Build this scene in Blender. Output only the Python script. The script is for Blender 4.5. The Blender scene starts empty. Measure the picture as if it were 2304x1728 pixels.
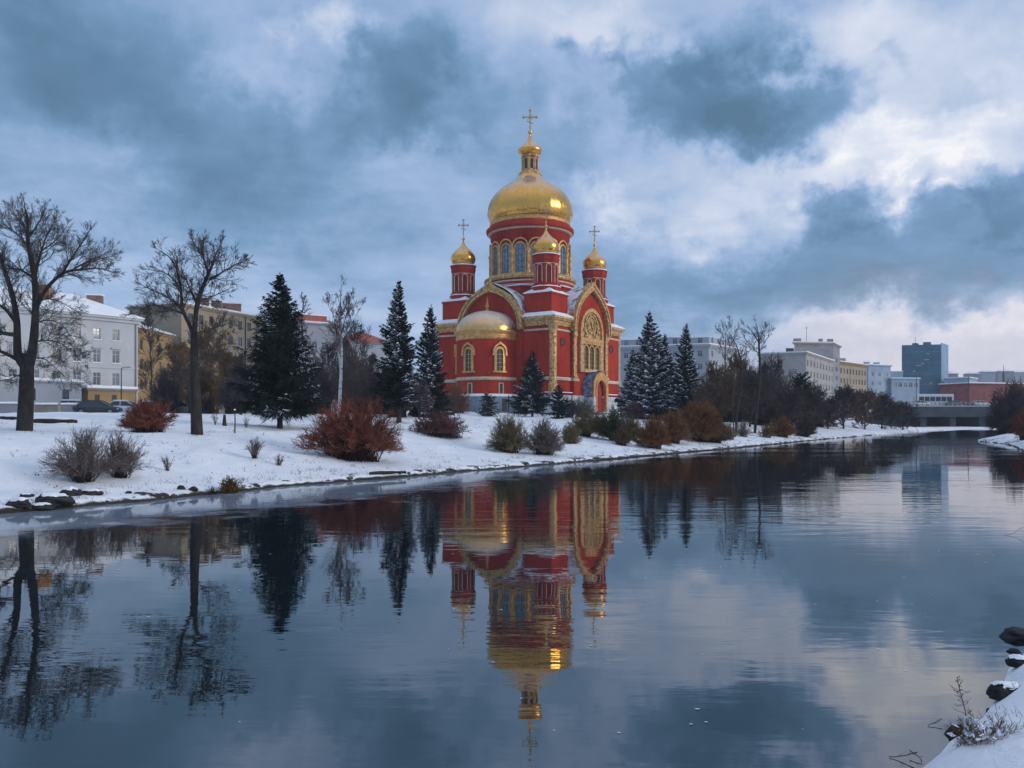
import bpy, bmesh, math, random
import numpy as np
from mathutils import Vector, Matrix, noise as mnoise

scene = bpy.context.scene
COL = scene.collection
R = math.radians

# ------------------------------------------------------------------ camera
EYE = 2.6                       # eye height above the river
cam_d = bpy.data.cameras.new("camera")
cam = bpy.data.objects.new("camera", cam_d)
COL.objects.link(cam)
cam.location = (0, 0, EYE)
cam.rotation_euler = (R(90), 0, 0)
cam_d.lens = 28
cam_d.sensor_width = 36
cam_d.shift_y = 0.0318
cam_d.clip_start = 0.05
cam_d.clip_end = 8000
scene.camera = cam

scene.render.resolution_x, scene.render.resolution_y = 1024, 768
scene.view_settings.view_transform = 'Standard'
scene.view_settings.look = 'None'
scene.view_settings.exposure = 0.30
scene.view_settings.gamma = 1.0
scene.render.engine = 'CYCLES'
scene.cycles.max_bounces = 6
scene.cycles.diffuse_bounces = 3
scene.cycles.glossy_bounces = 4
scene.cycles.volume_bounces = 2
scene.cycles.transparent_max_bounces = 6
scene.cycles.caustics_reflective = False
scene.cycles.caustics_refractive = False
scene.cycles.use_denoising = True

# ------------------------------------------------------------------ sky and sun
SUN_AZ, SUN_EL = 106.0, 17.0      # azimuth right of the view direction, elevation
world = bpy.data.worlds.new("World")
scene.world = world
world.use_nodes = True

def srgb(r, g, b):
    f = lambda c: (c / 255 / 12.92) if c / 255 <= 0.04045 else ((c / 255 + 0.055) / 1.055) ** 2.4
    return (f(r), f(g), f(b))

def build_sky():
    nt = world.node_tree
    N, L = nt.nodes, nt.links
    N.clear()
    out = N.new('ShaderNodeOutputWorld')
    bg = N.new('ShaderNodeBackground')
    STR = 0.1
    bg.inputs['Strength'].default_value = STR
    sky = N.new('ShaderNodeTexSky')
    sky.sky_type = 'NISHITA'
    sky.sun_disc = False
    sky.sun_elevation = R(SUN_EL)
    sky.sun_rotation = R(SUN_AZ)
    tc = N.new('ShaderNodeTexCoord')
    D = tc.outputs['Generated']

    def m(op, a, b=None, c=None, clamp=False):
        n = N.new('ShaderNodeMath'); n.operation = op; n.use_clamp = clamp
        for i, x in enumerate((a, b, c)):
            if x is None: continue
            if isinstance(x, (int, float)): n.inputs[i].default_value = x
            else: L.new(x, n.inputs[i])
        return n.outputs[0]
    def noise(vec, scale, detail, rough=0.5, dist=0.0):
        n = N.new('ShaderNodeTexNoise'); n.noise_dimensions = '3D'
        L.new(vec, n.inputs['Vector'])
        n.inputs['Scale'].default_value = scale; n.inputs['Detail'].default_value = detail
        n.inputs['Roughness'].default_value = rough; n.inputs['Distortion'].default_value = dist
        return n
    def sep(v):
        n = N.new('ShaderNodeSeparateXYZ'); L.new(v, n.inputs[0]); return n.outputs
    sx, sy, sz = sep(D)
    az = m('MULTIPLY', m('ARCTAN2', sx, sy), 180 / math.pi)
    el = m('MULTIPLY', m('ARCSINE', sz), 180 / math.pi)
    # slow and quick turbulence that frays the cloud masses
    w1 = sep(noise(D, 5.0, 3, 0.55).outputs['Color'])
    w2 = sep(noise(D, 15.0, 9, 0.62).outputs['Color'])
    A = m('MULTIPLY_ADD', m('SUBTRACT', w1[0], 0.5), 15.0, m('MULTIPLY_ADD', m('SUBTRACT', w2[0], 0.5), 7.5, az))
    E = m('MULTIPLY_ADD', m('SUBTRACT', w1[1], 0.5), 9.0, m('MULTIPLY_ADD', m('SUBTRACT', w2[1], 0.5), 5.2, el))
    w3 = sep(noise(D, 46.0, 6, 0.6).outputs['Color'])
    A = m('MULTIPLY_ADD', m('SUBTRACT', w3[0], 0.5), 3.4, A); E = m('MULTIPLY_ADD', m('SUBTRACT', w3[1], 0.5), 2.6, E)
    # cloud masses: azimuth, elevation, half widths (degrees), strength, hardness
    total = None
    for a0, e0, ra, re, amp, hard in CLOUDS:
        da = m('MULTIPLY_ADD', A, 1 / ra, -a0 / ra)
        de = m('MULTIPLY_ADD', E, 1 / re, -e0 / re)
        q = m('MULTIPLY_ADD', da, da, m('MULTIPLY', de, de))
        if hard: q = m('MULTIPLY', q, q)
        g = m('POWER', math.exp(-1), q)
        total = m('MULTIPLY', g, amp) if total is None else m('MULTIPLY_ADD', g, amp, total)
    # fine cloud texture on a plane overhead, so it flattens towards the horizon
    k = m('ADD', m('MAXIMUM', sz, 0.0), 0.16)
    cb = N.new('ShaderNodeCombineXYZ')
    L.new(m('DIVIDE', sx, k), cb.inputs[0]); L.new(m('DIVIDE', sy, k), cb.inputs[1])
    cb.inputs[2].default_value = 3.7
    n1 = noise(cb.outputs[0], 1.15, 9, 0.58, 0.35).outputs[0]
    n2 = noise(cb.outputs[0], 3.6, 7, 0.6, 0.2).outputs[0]
    V = m('ADD', total, 0.515)
    V = m('MULTIPLY_ADD', m('SUBTRACT', n1, 0.5), 0.54, V)
    V = m('MULTIPLY_ADD', m('SUBTRACT', n2, 0.5), 0.46, V)
    ramp = N.new('ShaderNodeValToRGB')
    cr = ramp.color_ramp
    stops = [(0.0, (76, 108, 134)), (0.16, (88, 121, 152)), (0.36, (109, 142, 177)), (0.55, (144, 168, 202)),
             (0.75, (177, 190, 213)), (0.93, (208, 213, 226)), (1.0, (233, 232, 234))]
    while len(cr.elements) < len(stops): cr.elements.new(0.5)
    for e, (p, c) in zip(cr.elements, stops):
        e.position = p; e.color = (*srgb(*c), 1)
    L.new(V, ramp.inputs[0])
    # the veil is thinner and brighter high overhead
    t = N.new('ShaderNodeMapRange'); t.interpolation_type = 'SMOOTHSTEP'
    L.new(el, t.inputs[0]); t.inputs[1].default_value = 31; t.inputs[2].default_value = 62
    t.inputs[3].default_value = 0; t.inputs[4].default_value = 0.85
    mx = N.new('ShaderNodeMix'); mx.data_type = 'RGBA'
    L.new(t.outputs[0], mx.inputs[0]); L.new(ramp.outputs[0], mx.inputs[6])
    mx.inputs[7].default_value = (*ZENITH, 1)
    # afterglow low over the town downstream
    ga = m('MULTIPLY_ADD', A, 1 / 15.0, -29 / 15.0); ge = m('MULTIPLY_ADD', E, 1 / 3.2, -3.6 / 3.2)
    gl = m('MULTIPLY', m('POWER', math.exp(-1), m('MULTIPLY_ADD', ga, ga, m('MULTIPLY', ge, ge))), 0.5)
    mp = N.new('ShaderNodeMix'); mp.data_type = 'RGBA'
    L.new(gl, mp.inputs[0]); L.new(mx.outputs[2], mp.inputs[6]); mp.inputs[7].default_value = (*srgb(226, 208, 206), 1)
    mx = mp
    sc = N.new('ShaderNodeVectorMath'); sc.operation = 'SCALE'
    L.new(mx.outputs[2], sc.inputs[0]); sc.inputs['Scale'].default_value = 1 / STR
    mk = N.new('ShaderNodeMix'); mk.data_type = 'RGBA'
    mk.inputs[0].default_value = 0.93
    L.new(sky.outputs[0], mk.inputs[6]); L.new(sc.outputs[0], mk.inputs[7])
    L.new(mk.outputs[2], bg.inputs['Color'])
    L.new(bg.outputs[0], out.inputs[0])

ZENITH = (0.58, 0.64, 0.77)
CLOUDS = [
    # left half: slate masses with paler gaps
    (-28.5, 20.5, 8.0, 3.2, -0.22, 0), (-23.0, 16.0, 7.0, 3.0, -0.18, 0), (-17.5, 15.0, 6.0, 2.6, -0.16, 0),
    (-9.0, 21.5, 5.5, 4.2, -0.26, 1), (-6.5, 19.0, 4.5, 3.2, -0.14, 0), (-31.0, 25.0, 10.0, 5.0, -0.16, 0),
    (-27.5, 16.2, 4.0, 1.7, 0.20, 0), (-14.5, 25.0, 2.0, 1.5, 0.34, 0), (-17.5, 21.5, 4.5, 1.8, 0.20, 0),
    (-6.8, 17.3, 4.5, 1.8, 0.24, 0), (1.5, 24.8, 4.0, 4.0, 0.18, 0), (-4.5, 14.5, 6.0, 2.0, 0.10, 0),
    (-20.0, 12.0, 9.0, 2.0, -0.07, 0), (-12.0, 7.0, 14.0, 3.0, -0.02, 0), (4.5, 21.0, 3.0, 2.4, -0.12, 0),
    (-25.0, 21.5, 12.0, 5.5, -0.18, 0), (-3.0, 22.0, 7.0, 4.5, -0.08, 0), (-22.0, 8.5, 14.0, 3.6, 0.10, 0), (-3.0, 9.0, 7.0, 3.0, 0.08, 0),
    # the dark cloud right of the spire
    (13.6, 21.6, 4.6, 3.0, -0.37, 1), (16.6, 24.0, 2.6, 2.6, -0.22, 1), (19.0, 19.2, 4.4, 2.2, -0.37, 1),
    (15.5, 18.2, 3.4, 1.7, -0.18, 0), (9.0, 23.2, 1.8, 0.9, -0.25, 0),
    # bright break
    (24.5, 16.0, 9.5, 2.8, 0.30, 0), (29.5, 18.5, 9.0, 5.5, 0.28, 0), (6.0, 14.7, 2.6, 1.2, 0.34, 0),
    (12.5, 15.8, 4.8, 2.2, 0.24, 0), (24.0, 23.5, 5.0, 3.0, 0.24, 0), (14.0, 13.6, 2.4, 0.9, 0.12, 0), (27.2, 13.0, 2.2, 0.7, 0.30, 0),
    (9.5, 25.5, 4.0, 3.0, 0.26, 0), (7.0, 19.0, 2.2, 2.5, 0.14, 0),
    # slate bank under it
    (22.8, 12.9, 3.0, 1.7, -0.36, 1), (24.0, 9.6, 11.0, 2.5, -0.27, 1), (30.5, 12.3, 3.4, 1.8, -0.32, 1),
    (9.5, 10.0, 7.5, 3.0, -0.20, 0), (26.0, 7.2, 8.0, 1.3, -0.18, 0), (25.0, 22.0, 1.4, 0.6, -0.16, 0), (29.5, 19.0, 2.4, 0.9, -0.16, 0),
    # pale bars low over the town
    (28.5, 5.4, 9.0, 1.0, 0.36, 0), (20.0, 5.8, 8.0, 0.7, 0.12, 0), (27.0, 3.0, 8.0, 1.2, 0.32, 0), (-27.0, 9.5, 9.0, 3.0, 0.03, 0),
]
build_sky()

sun_d = bpy.data.lights.new("sun", 'SUN')
sun = bpy.data.objects.new("sun", sun_d)
COL.objects.link(sun)
sun_d.energy = 1.3
sun_d.angle = R(24)
sun_d.color = (1.0, 0.90, 0.78)
_sd = Vector((math.sin(R(SUN_AZ)) * math.cos(R(SUN_EL)), math.cos(R(SUN_AZ)) * math.cos(R(SUN_EL)), math.sin(R(SUN_EL))))
sun.rotation_euler = _sd.to_track_quat('Z', 'Y').to_euler()
sun.location = _sd * 400

# ------------------------------------------------------------------ materials
MATS = {}
def mat(name, c1, c2=None, scale=3.0, detail=5, rough=0.8, metal=0.0, bump=0.0, bscale=None, contrast=(0.35, 0.65), spec=0.3, c3=None, stretch=None, rough2=None):
    if name in MATS: return MATS[name]
    mt = bpy.data.materials.new(name); mt.use_nodes = True
    nt = mt.node_tree; N, L = nt.nodes, nt.links
    b = N['Principled BSDF']
    b.inputs['Roughness'].default_value = rough
    b.inputs['Metallic'].default_value = metal
    b.inputs['Specular IOR Level'].default_value = spec
    b.inputs['Base Color'].default_value = (*c1, 1)
    tc = N.new('ShaderNodeTexCoord')
    vec = tc.outputs['Object']
    if stretch:
        mp = N.new('ShaderNodeMapping'); mp.inputs['Scale'].default_value = stretch
        L.new(vec, mp.inputs[0]); vec = mp.outputs[0]
    def nz(s, d):
        n = N.new('ShaderNodeTexNoise'); n.inputs['Scale'].default_value = s; n.inputs['Detail'].default_value = d
        n.inputs['Roughness'].default_value = 0.6
        L.new(vec, n.inputs['Vector']); return n.outputs[0]
    if c2:
        rp = N.new('ShaderNodeValToRGB')
        rp.color_ramp.elements[0].position, rp.color_ramp.elements[1].position = contrast
        rp.color_ramp.elements[0].color = (*c1, 1); rp.color_ramp.elements[1].color = (*c2, 1)
        if c3:
            e = rp.color_ramp.elements.new(min(1, contrast[1] + 0.12)); e.color = (*c3, 1)
        n0 = nz(scale, detail)
        L.new(n0, rp.inputs[0]); L.new(rp.outputs[0], b.inputs['Base Color'])
        if rough2 is not None:
            mr = N.new('ShaderNodeMapRange'); L.new(n0, mr.inputs[0])
            mr.inputs[1].default_value, mr.inputs[2].default_value = contrast
            mr.inputs[3].default_value, mr.inputs[4].default_value = rough, rough2
            L.new(mr.outputs[0], b.inputs['Roughness'])
    if bump:
        bp = N.new('ShaderNodeBump'); bp.inputs['Strength'].default_value = bump; bp.inputs['Distance'].default_value = 0.05
        L.new(nz(bscale or scale * 4, 5), bp.inputs['Height']); L.new(bp.outputs[0], b.inputs['Normal'])
    MATS[name] = mt
    return mt

# ------------------------------------------------------------------ mesh helpers
def link_mesh(name, me, parent=None, mats=()):
    o = bpy.data.objects.new(name, me)
    for m_ in mats: me.materials.append(m_)
    COL.objects.link(o)
    if parent is not None: o.parent = parent
    return o

def tag(o, label=None, cat=None, group=None, kind=None):
    if label: o['label'] = label
    if cat: o['category'] = cat
    if group: o['group'] = group
    if kind: o['kind'] = kind
    return o

def thing(name, label, cat, loc=(0, 0, 0), rz=0.0, group=None):
    o = bpy.data.objects.new(name, None)
    o.empty_display_size = 0.5
    COL.objects.link(o)
    o.location = loc; o.rotation_euler = (0, 0, rz)
    return tag(o, label, cat, group)

def copy_tree(o, parent=None):
    c = o.copy(); COL.objects.link(c)
    if parent is not None: c.parent = parent
    for ch in list(o.children): copy_tree(ch, c)
    return c

class MB:
    """collects faces for one mesh object"""
    def __init__(s): s.v, s.f, s.m, s.sm = [], [], [], []
    def face(s, pts, m=0, smooth=False):
        i = len(s.v); s.v.extend([tuple(p) for p in pts]); s.f.append(tuple(range(i, i + len(pts)))); s.m.append(m); s.sm.append(smooth)
    def grid(s, rows, m=0, smooth=True, close=False):
        i = len(s.v); n = len(rows[0])
        for r in rows: s.v.extend([tuple(p) for p in r])
        for a in range(len(rows) - 1):
            for b in range(n if close else n - 1):
                c = (b + 1) % n
                s.f.append((i + a * n + b, i + a * n + c, i + (a + 1) * n + c, i + (a + 1) * n + b)); s.m.append(m); s.sm.append(smooth)
    def box(s, x0, x1, y0, y1, z0, z1, m=0, T=None):
        p = [(x0, y0, z0), (x1, y0, z0), (x1, y1, z0), (x0, y1, z0), (x0, y0, z1), (x1, y0, z1), (x1, y1, z1), (x0, y1, z1)]
        if T: p = [T(q) for q in p]
        i = len(s.v); s.v.extend([tuple(q) for q in p])
        for f in ((3, 2, 1, 0), (4, 5, 6, 7), (0, 1, 5, 4), (1, 2, 6, 5), (2, 3, 7, 6), (3, 0, 4, 7)):
            s.f.append(tuple(i + k for k in f)); s.m.append(m); s.sm.append(False)
    def lathe(s, prof, n=32, c=(0, 0), a0=0.0, a1=2 * math.pi, m=0, smooth=True, cap=False):
        full = abs(a1 - a0 - 2 * math.pi) < 1e-6
        k = n if full else n + 1
        rows = [[(c[0] + r * math.cos(a0 + (a1 - a0) * j / n), c[1] + r * math.sin(a0 + (a1 - a0) * j / n), z) for j in range(k)] for r, z in prof]
        s.grid(rows, m, smooth, close=full)
        if cap: s.face(rows[-1], m)
    def tube(s, pts, rad, n=6, m=0, smooth=True):
        pts = [Vector(p) for p in pts]
        if isinstance(rad, (int, float)): rad = [rad] * len(pts)
        rows = []
        for i, p in enumerate(pts):
            d = (pts[min(i + 1, len(pts) - 1)] - pts[max(i - 1, 0)]).normalized()
            a = d.cross(Vector((0, 0, 1)) if abs(d.z) < 0.9 else Vector((1, 0, 0))).normalized()
            b = d.cross(a)
            rows.append([p + (a * math.cos(2 * math.pi * j / n) + b * math.sin(2 * math.pi * j / n)) * rad[i] for j in range(n)])
        s.grid(rows, m, smooth, close=True)
        s.face(rows[-1], m); s.face(rows[0][::-1], m)
    def prism(s, poly, z0, z1, m=0, top=True, bottom=False):
        n = len(poly)
        for i in range(n):
            a, b = poly[i], poly[(i + 1) % n]
            s.face([(a[0], a[1], z0), (b[0], b[1], z0), (b[0], b[1], z1), (a[0], a[1], z1)], m)
        if top: s.face([(p[0], p[1], z1) for p in poly], m)
        if bottom: s.face([(p[0], p[1], z0) for p in poly][::-1], m)
    def build(s, name, mats, parent=None, dz=0.0, weld=False):
        if not isinstance(mats, (list, tuple)): mats = [mats]
        me = bpy.data.meshes.new(name)
        me.from_pydata(s.v, [], s.f)
        me.polygons.foreach_set('material_index', s.m)
        me.polygons.foreach_set('use_smooth', s.sm)
        if weld:
            bm = bmesh.new(); bm.from_mesh(me); bmesh.ops.remove_doubles(bm, verts=bm.verts, dist=1e-4)
            bmesh.ops.recalc_face_normals(bm, faces=bm.faces); bm.to_mesh(me); bm.free()
        me.update()
        o = link_mesh(name, me, parent, mats)
        o.location.z = dz
        return o

def np_mesh(name, V, F, mats, parent=None, mi=None, smooth=False):
    """V (n,3), F (m,k) with one polygon size"""
    V = np.asarray(V, dtype=np.float32); F = np.asarray(F, dtype=np.int32)
    me = bpy.data.meshes.new(name)
    k = F.shape[1]
    me.vertices.add(len(V)); me.vertices.foreach_set('co', V.ravel())
    me.loops.add(F.size); me.loops.foreach_set('vertex_index', F.ravel())
    me.polygons.add(len(F))
    me.polygons.foreach_set('loop_start', np.arange(0, F.size, k, dtype=np.int32))
    me.polygons.foreach_set('loop_total', np.full(len(F), k, dtype=np.int32))
    if mi is not None: me.polygons.foreach_set('material_index', np.asarray(mi, dtype=np.int32))
    me.polygons.foreach_set('use_smooth', np.full(len(F), smooth))
    me.update(calc_edges=True)
    if not isinstance(mats, (list, tuple)): mats = [mats]
    return link_mesh(name, me, parent, mats)

def segs_arrays(S, sides=3):
    """S: list of (p0, p1, r0, r1) -> tapered prisms"""
    A = np.array([[*a, *b, r, q] for a, b, r, q in S], dtype=np.float64)
    P0, P1, r0, r1 = A[:, 0:3], A[:, 3:6], A[:, 6:7], A[:, 7:8]
    d = P1 - P0; d /= np.maximum(np.linalg.norm(d, axis=1, keepdims=True), 1e-9)
    ref = np.where(np.abs(d[:, 2:3]) < 0.9, np.array([[0, 0, 1.0]]), np.array([[1.0, 0, 0]]))
    a = np.cross(d, ref); a /= np.maximum(np.linalg.norm(a, axis=1, keepdims=True), 1e-9)
    b = np.cross(d, a)
    n = len(A)
    V = np.zeros((n, 2 * sides, 3))
    for j in range(sides):
        c, s_ = math.cos(2 * math.pi * j / sides), math.sin(2 * math.pi * j / sides)
        o = a * c + b * s_
        V[:, j] = P0 + o * r0; V[:, sides + j] = P1 + o * r1
    F = np.zeros((n, sides, 4), dtype=np.int64)
    base = np.arange(n) * 2 * sides
    for j in range(sides):
        k = (j + 1) % sides
        F[:, j, 0] = base + j; F[:, j, 1] = base + k; F[:, j, 2] = base + sides + k; F[:, j, 3] = base + sides + j
    return V.reshape(-1, 3), F.reshape(-1, 4)

def segs_mesh(name, S, m, parent, sides=3):
    V, F = segs_arrays(S, sides)
    return np_mesh(name, V, F, m, parent, smooth=sides > 3)
# ------------------------------------------------------------------ river and terrain
LEFT = np.array([(-60, -30), (-38, -10), (-28, 2), (-20, 12.2), (-13.6, 21.1), (-11.3, 24.2), (-9.0, 28.3), (-6.4, 31.9), (-2.3, 37.2), (2.4, 43.4),
                 (9.0, 52.6), (19.2, 66.7), (33.3, 87.6), (48.8, 109), (69.9, 137.5), (93, 160), (128, 171), (260, 176)], float)
RIGHT = np.array([(260, 150), (140, 150), (104, 149), (91.8, 143), (74, 118), (59.0, 98), (49.0, 84), (46.6, 75), (37.5, 58), (32, 49.7), (27.0, 41), (19, 28), (11.5, 17), (7.6, 11.4),
                  (5.5, 8.6), (4.62, 7.58), (4.02, 6.77), (3.52, 6.4), (3.08, 6.0), (2.4, 5.1), (0.6, 4.2), (-3, 2.5), (-9, -4), (-26, -30)], float)
RIVER = np.vstack([LEFT, RIGHT])

def _segd(P, poly):
    best = np.full(len(P), 1e9)
    for a, b in zip(poly[:-1], poly[1:]):
        ab = b - a
        t = np.clip(((P - a) @ ab) / (ab @ ab), 0, 1)
        d = np.hypot(*(P - (a + t[:, None] * ab)).T)
        best = np.minimum(best, d)
    return best
def _inside(P, poly):
    x, y = P[:, 0], P[:, 1]; c = np.zeros(len(P), bool)
    n = len(poly); j = n - 1
    for i in range(n):
        xi, yi = poly[i]; xj, yj = poly[j]
        with np.errstate(divide='ignore', invalid='ignore'):
            c ^= ((yi > y) != (yj > y)) & (x < (xj - xi) * (y - yi) / (yj - yi + 1e-12) + xi)
        j = i
    return c
def _hash(i, j):
    h = np.sin(i * 127.1 + j * 311.7) * 43758.5453
    return h - np.floor(h)
def vnoise(x, y):
    i, j = np.floor(x), np.floor(y); f, g = x - i, y - j
    f = f * f * (3 - 2 * f); g = g * g * (3 - 2 * g)
    return (_hash(i, j) * (1 - f) + _hash(i + 1, j) * f) * (1 - g) + (_hash(i, j + 1) * (1 - f) + _hash(i + 1, j + 1) * f) * g - 0.5
def sstep(a, b, x):
    t = np.clip((x - a) / (b - a), 0, 1); return t * t * (3 - 2 * t)

def land(P):
    """signed distance to the water's edge (+ on land) and ground height"""
    P = np.atleast_2d(np.asarray(P, float))
    dl, dr = _segd(P, LEFT), _segd(P, RIGHT)
    x, y = P[:, 0], P[:, 1]
    s = np.minimum(dl, dr)
    s = np.where(_inside(P, RIVER), -s, s)
    near = np.where((y < 13) & (x > 0), 0.35, 1.0)
    s = s + near * (0.35 * vnoise(x * 0.9 + 3, y * 0.9) + 0.22 * vnoise(x * 2.7, y * 2.7 + 5))
    lump = 0.30 * vnoise(x * 0.21, y * 0.21) + 0.10 * vnoise(x * 0.7 + 9, y * 0.7) + 0.05 * vnoise(x * 2.2, y * 2.2) + 0.03 * vnoise(x * 5.1, y * 5.1)
    up = np.clip(s, 0, None)
    left = 0.16 * sstep(0, 0.22, s) + 1.75 * np.minimum(1, (up / 10.5)) ** 1.25 - 0.12 * sstep(8, 12, s)
    left = left + 1.05 * sstep(13, 45, s) + 0.72 * sstep(34, 66, s) * sstep(-34, -12, x) * sstep(62, 100, y) * (1 - sstep(60, 75, x))
    right = 0.14 * sstep(0, 0.2, s) + 0.22 * np.minimum(up, 3) + 0.35 * sstep(2, 14, s) + 1.2 * sstep(10, 40, s)
    left = left * (1 - 0.85 * sstep(58, 74, x) * sstep(138, 156, y) * (1 - sstep(230, 300, y)))
    isl = dl <= dr
    z = np.where(isl, left, right) + lump * sstep(0.2, 5, s) * np.where(isl, 1.0, 0.5)
    z = np.where(s < 0, np.maximum(-1.4, s * 0.8), z)
    # wooded hill far beyond the town
    h = 46 * np.exp(-(((x - 640) / 330) ** 2 + ((y - 900) / 170) ** 2)) + 20 * np.exp(-(((x - 120) / 500) ** 2 + ((y - 1500) / 300) ** 2))
    z = np.where(s > 0, z + h, z)
    return s, z

def gz(x, y): return float(land([(x, y)])[1][0])

FU = 28 / 36 * 2212          # focal length in the pixels of the measured picture (2212 wide)
def hit(u, v):
    """where the sight line through measured point (u, v) meets the ground"""
    d = np.concatenate([np.arange(4, 60, 0.1), np.arange(60, 220, 0.5)])
    P = np.stack([(u - 1106) / FU * d, d], 1)
    zr = EYE + (900 - v) / FU * d
    g = np.maximum(land(P)[1], 0)
    k = np.argmax(zr <= g) if np.any(zr <= g) else len(d) - 1
    return float(P[k, 0]), float(P[k, 1]), float(g[k])
def at(u, d):
    x = (u - 1106) / FU * d
    return x, d, gz(x, d)
def zat(v, d): return EYE + (900 - v) / FU * d
def uw(du, d): return du * d / FU

def axis(core0, core1, step, lo, hi, grow=1.09):
    c = list(np.arange(core0, core1 + 1e-6, step))
    a, st = c[-1], step
    while a < hi: st *= grow; a += st; c.append(a)
    a, st = c[0], step
    while a > lo: st *= grow; a -= st; c.insert(0, a)
    return np.array(c)

def build_ground():
    xs = axis(-24, 34, 0.26, -1500, 1500, 1.045)
    ys = axis(3, 70, 0.26, -60, 1900, 1.03)
    X, Y = np.meshgrid(xs, ys)
    P = np.stack([X.ravel(), Y.ravel()], 1)
    s, z = land(P)
    nx, ny = len(xs), len(ys)
    idx = np.arange(nx * ny).reshape(ny, nx)
    F = np.stack([idx[:-1, :-1], idx[:-1, 1:], idx[1:, 1:], idx[1:, :-1]], -1).reshape(-1, 4)
    mt = bpy.data.materials.new('snowy_ground'); mt.use_nodes = True
    N, L = mt.node_tree.nodes, mt.node_tree.links
    b = N['Principled BSDF']; b.inputs['Roughness'].default_value = 0.75; b.inputs['Specular IOR Level'].default_value = 0.2
    tc = N.new('ShaderNodeTexCoord'); O = tc.outputs['Object']
    def nz(sc, d, r=0.6, dist=0.0):
        n = N.new('ShaderNodeTexNoise'); n.inputs['Scale'].default_value = sc; n.inputs['Detail'].default_value = d
        n.inputs['Roughness'].default_value = r; n.inputs['Distortion'].default_value = dist; L.new(O, n.inputs['Vector']); return n.outputs[0]
    def mth(op, a, c=None, d=None, cl=False):
        n = N.new('ShaderNodeMath'); n.operation = op; n.use_clamp = cl
        for i, q in enumerate((a, c, d)):
            if q is None: continue
            if isinstance(q, (int, float)): n.inputs[i].default_value = q
            else: L.new(q, n.inputs[i])
        return n.outputs[0]
    at_ = N.new('ShaderNodeAttribute'); at_.attribute_name = 'bank'; sd = at_.outputs['Fac']
    def mr(x, a, c, e, f):
        n = N.new('ShaderNodeMapRange'); n.interpolation_type = 'SMOOTHSTEP'; L.new(x, n.inputs[0])
        for i, q in enumerate((a, c, e, f)): n.inputs[i + 1].default_value = q
        return n.outputs[0]
    # bare soil and dead grass: a strip at the water's edge, broken patches above it, few specks further up
    patch = mth('ADD', nz(1.1, 6, 0.65), mth('MULTIPLY', nz(5.5, 4), 0.35))
    thr = mr(sd, 0.15, 1.8, 0.15, 0.0)
    thr2 = mr(sd, 1.0, 34, 0.075, 0.0)
    lim = mth('ADD', mth('ADD', thr, thr2), patch)
    soil = mr(lim, 0.93, 0.98, 0.0, 1.0)
    edge = mr(mth('MULTIPLY_ADD', nz(1.1, 5), 0.34, sd), 0.25, 0.34, 1.0, 0.0)
    soil = mth('MAXIMUM', soil, edge)
    cs = N.new('ShaderNodeValToRGB'); cs.color_ramp.elements[0].color = (0.016, 0.015, 0.015, 1); cs.color_ramp.elements[1].color = (0.055, 0.042, 0.032, 1)
    cs.color_ramp.elements[0].position = 0.35; cs.color_ramp.elements[1].position = 0.7
    L.new(nz(7, 5), cs.inputs[0])
    cw = N.new('ShaderNodeValToRGB'); cw.color_ramp.elements[0].color = (0.68, 0.72, 0.79, 1); cw.color_ramp.elements[1].color = (0.82, 0.84, 0.88, 1)
    cw.color_ramp.elements[0].position = 0.3; cw.color_ramp.elements[1].position = 0.65
    L.new(nz(0.7, 5), cw.inputs[0])
    mx = N.new('ShaderNodeMix'); mx.data_type = 'RGBA'
    L.new(soil, mx.inputs[0]); L.new(cw.outputs[0], mx.inputs[6]); L.new(cs.outputs[0], mx.inputs[7])
    # far wooded hillside: dark trees through the snow
    far = mr(mth('ADD', N_pos_y(N, L), 0.0), 330, 420, 0.0, 1.0)
    wood = mr(nz(0.035, 8, 0.75), 0.40, 0.52, 1.0, 0.25)
    mx2 = N.new('ShaderNodeMix'); mx2.data_type = 'RGBA'
    L.new(mth('MULTIPLY', far, wood), mx2.inputs[0]); L.new(mx.outputs[2], mx2.inputs[6]); mx2.inputs[7].default_value = (0.05, 0.055, 0.06, 1)
    L.new(mx2.outputs[2], b.inputs['Base Color'])
    bp = N.new('ShaderNodeBump'); bp.inputs['Strength'].default_value = 0.5; bp.inputs['Distance'].default_value = 0.12
    vo = N.new('ShaderNodeTexVoronoi'); vo.inputs['Scale'].default_value = 1.9; L.new(O, vo.inputs['Vector'])
    pit = mth('MULTIPLY', mr(vo.outputs['Distance'], 0.10, 0.24, -1.0, 0.0), mr(nz(0.16, 3), 0.48, 0.60, 0.0, 1.0))     # old tracks in the snow
    L.new(mth('ADD', mth('ADD', nz(2.6, 6), mth('MULTIPLY', nz(11, 4), 0.35)), mth('MULTIPLY', pit, 0.8)), bp.inputs['Height'])
    L.new(bp.outputs[0], b.inputs['Normal'])
    o = np_mesh('snowy_ground', np.column_stack([P, z]), F, mt, smooth=True)
    a = o.data.attributes.new('bank', 'FLOAT', 'POINT')
    rt = (_segd(P, RIGHT) < _segd(P, LEFT)) & (P[:, 1] < 30)
    a.data.foreach_set('value', (s + 1.2 * rt).astype(np.float32))
    tag(o, kind='structure')

def N_pos_y(N, L):
    g = N.new('ShaderNodeNewGeometry'); sp = N.new('ShaderNodeSeparateXYZ'); L.new(g.outputs['Position'], sp.inputs[0]); return sp.outputs[1]

build_ground()

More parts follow.
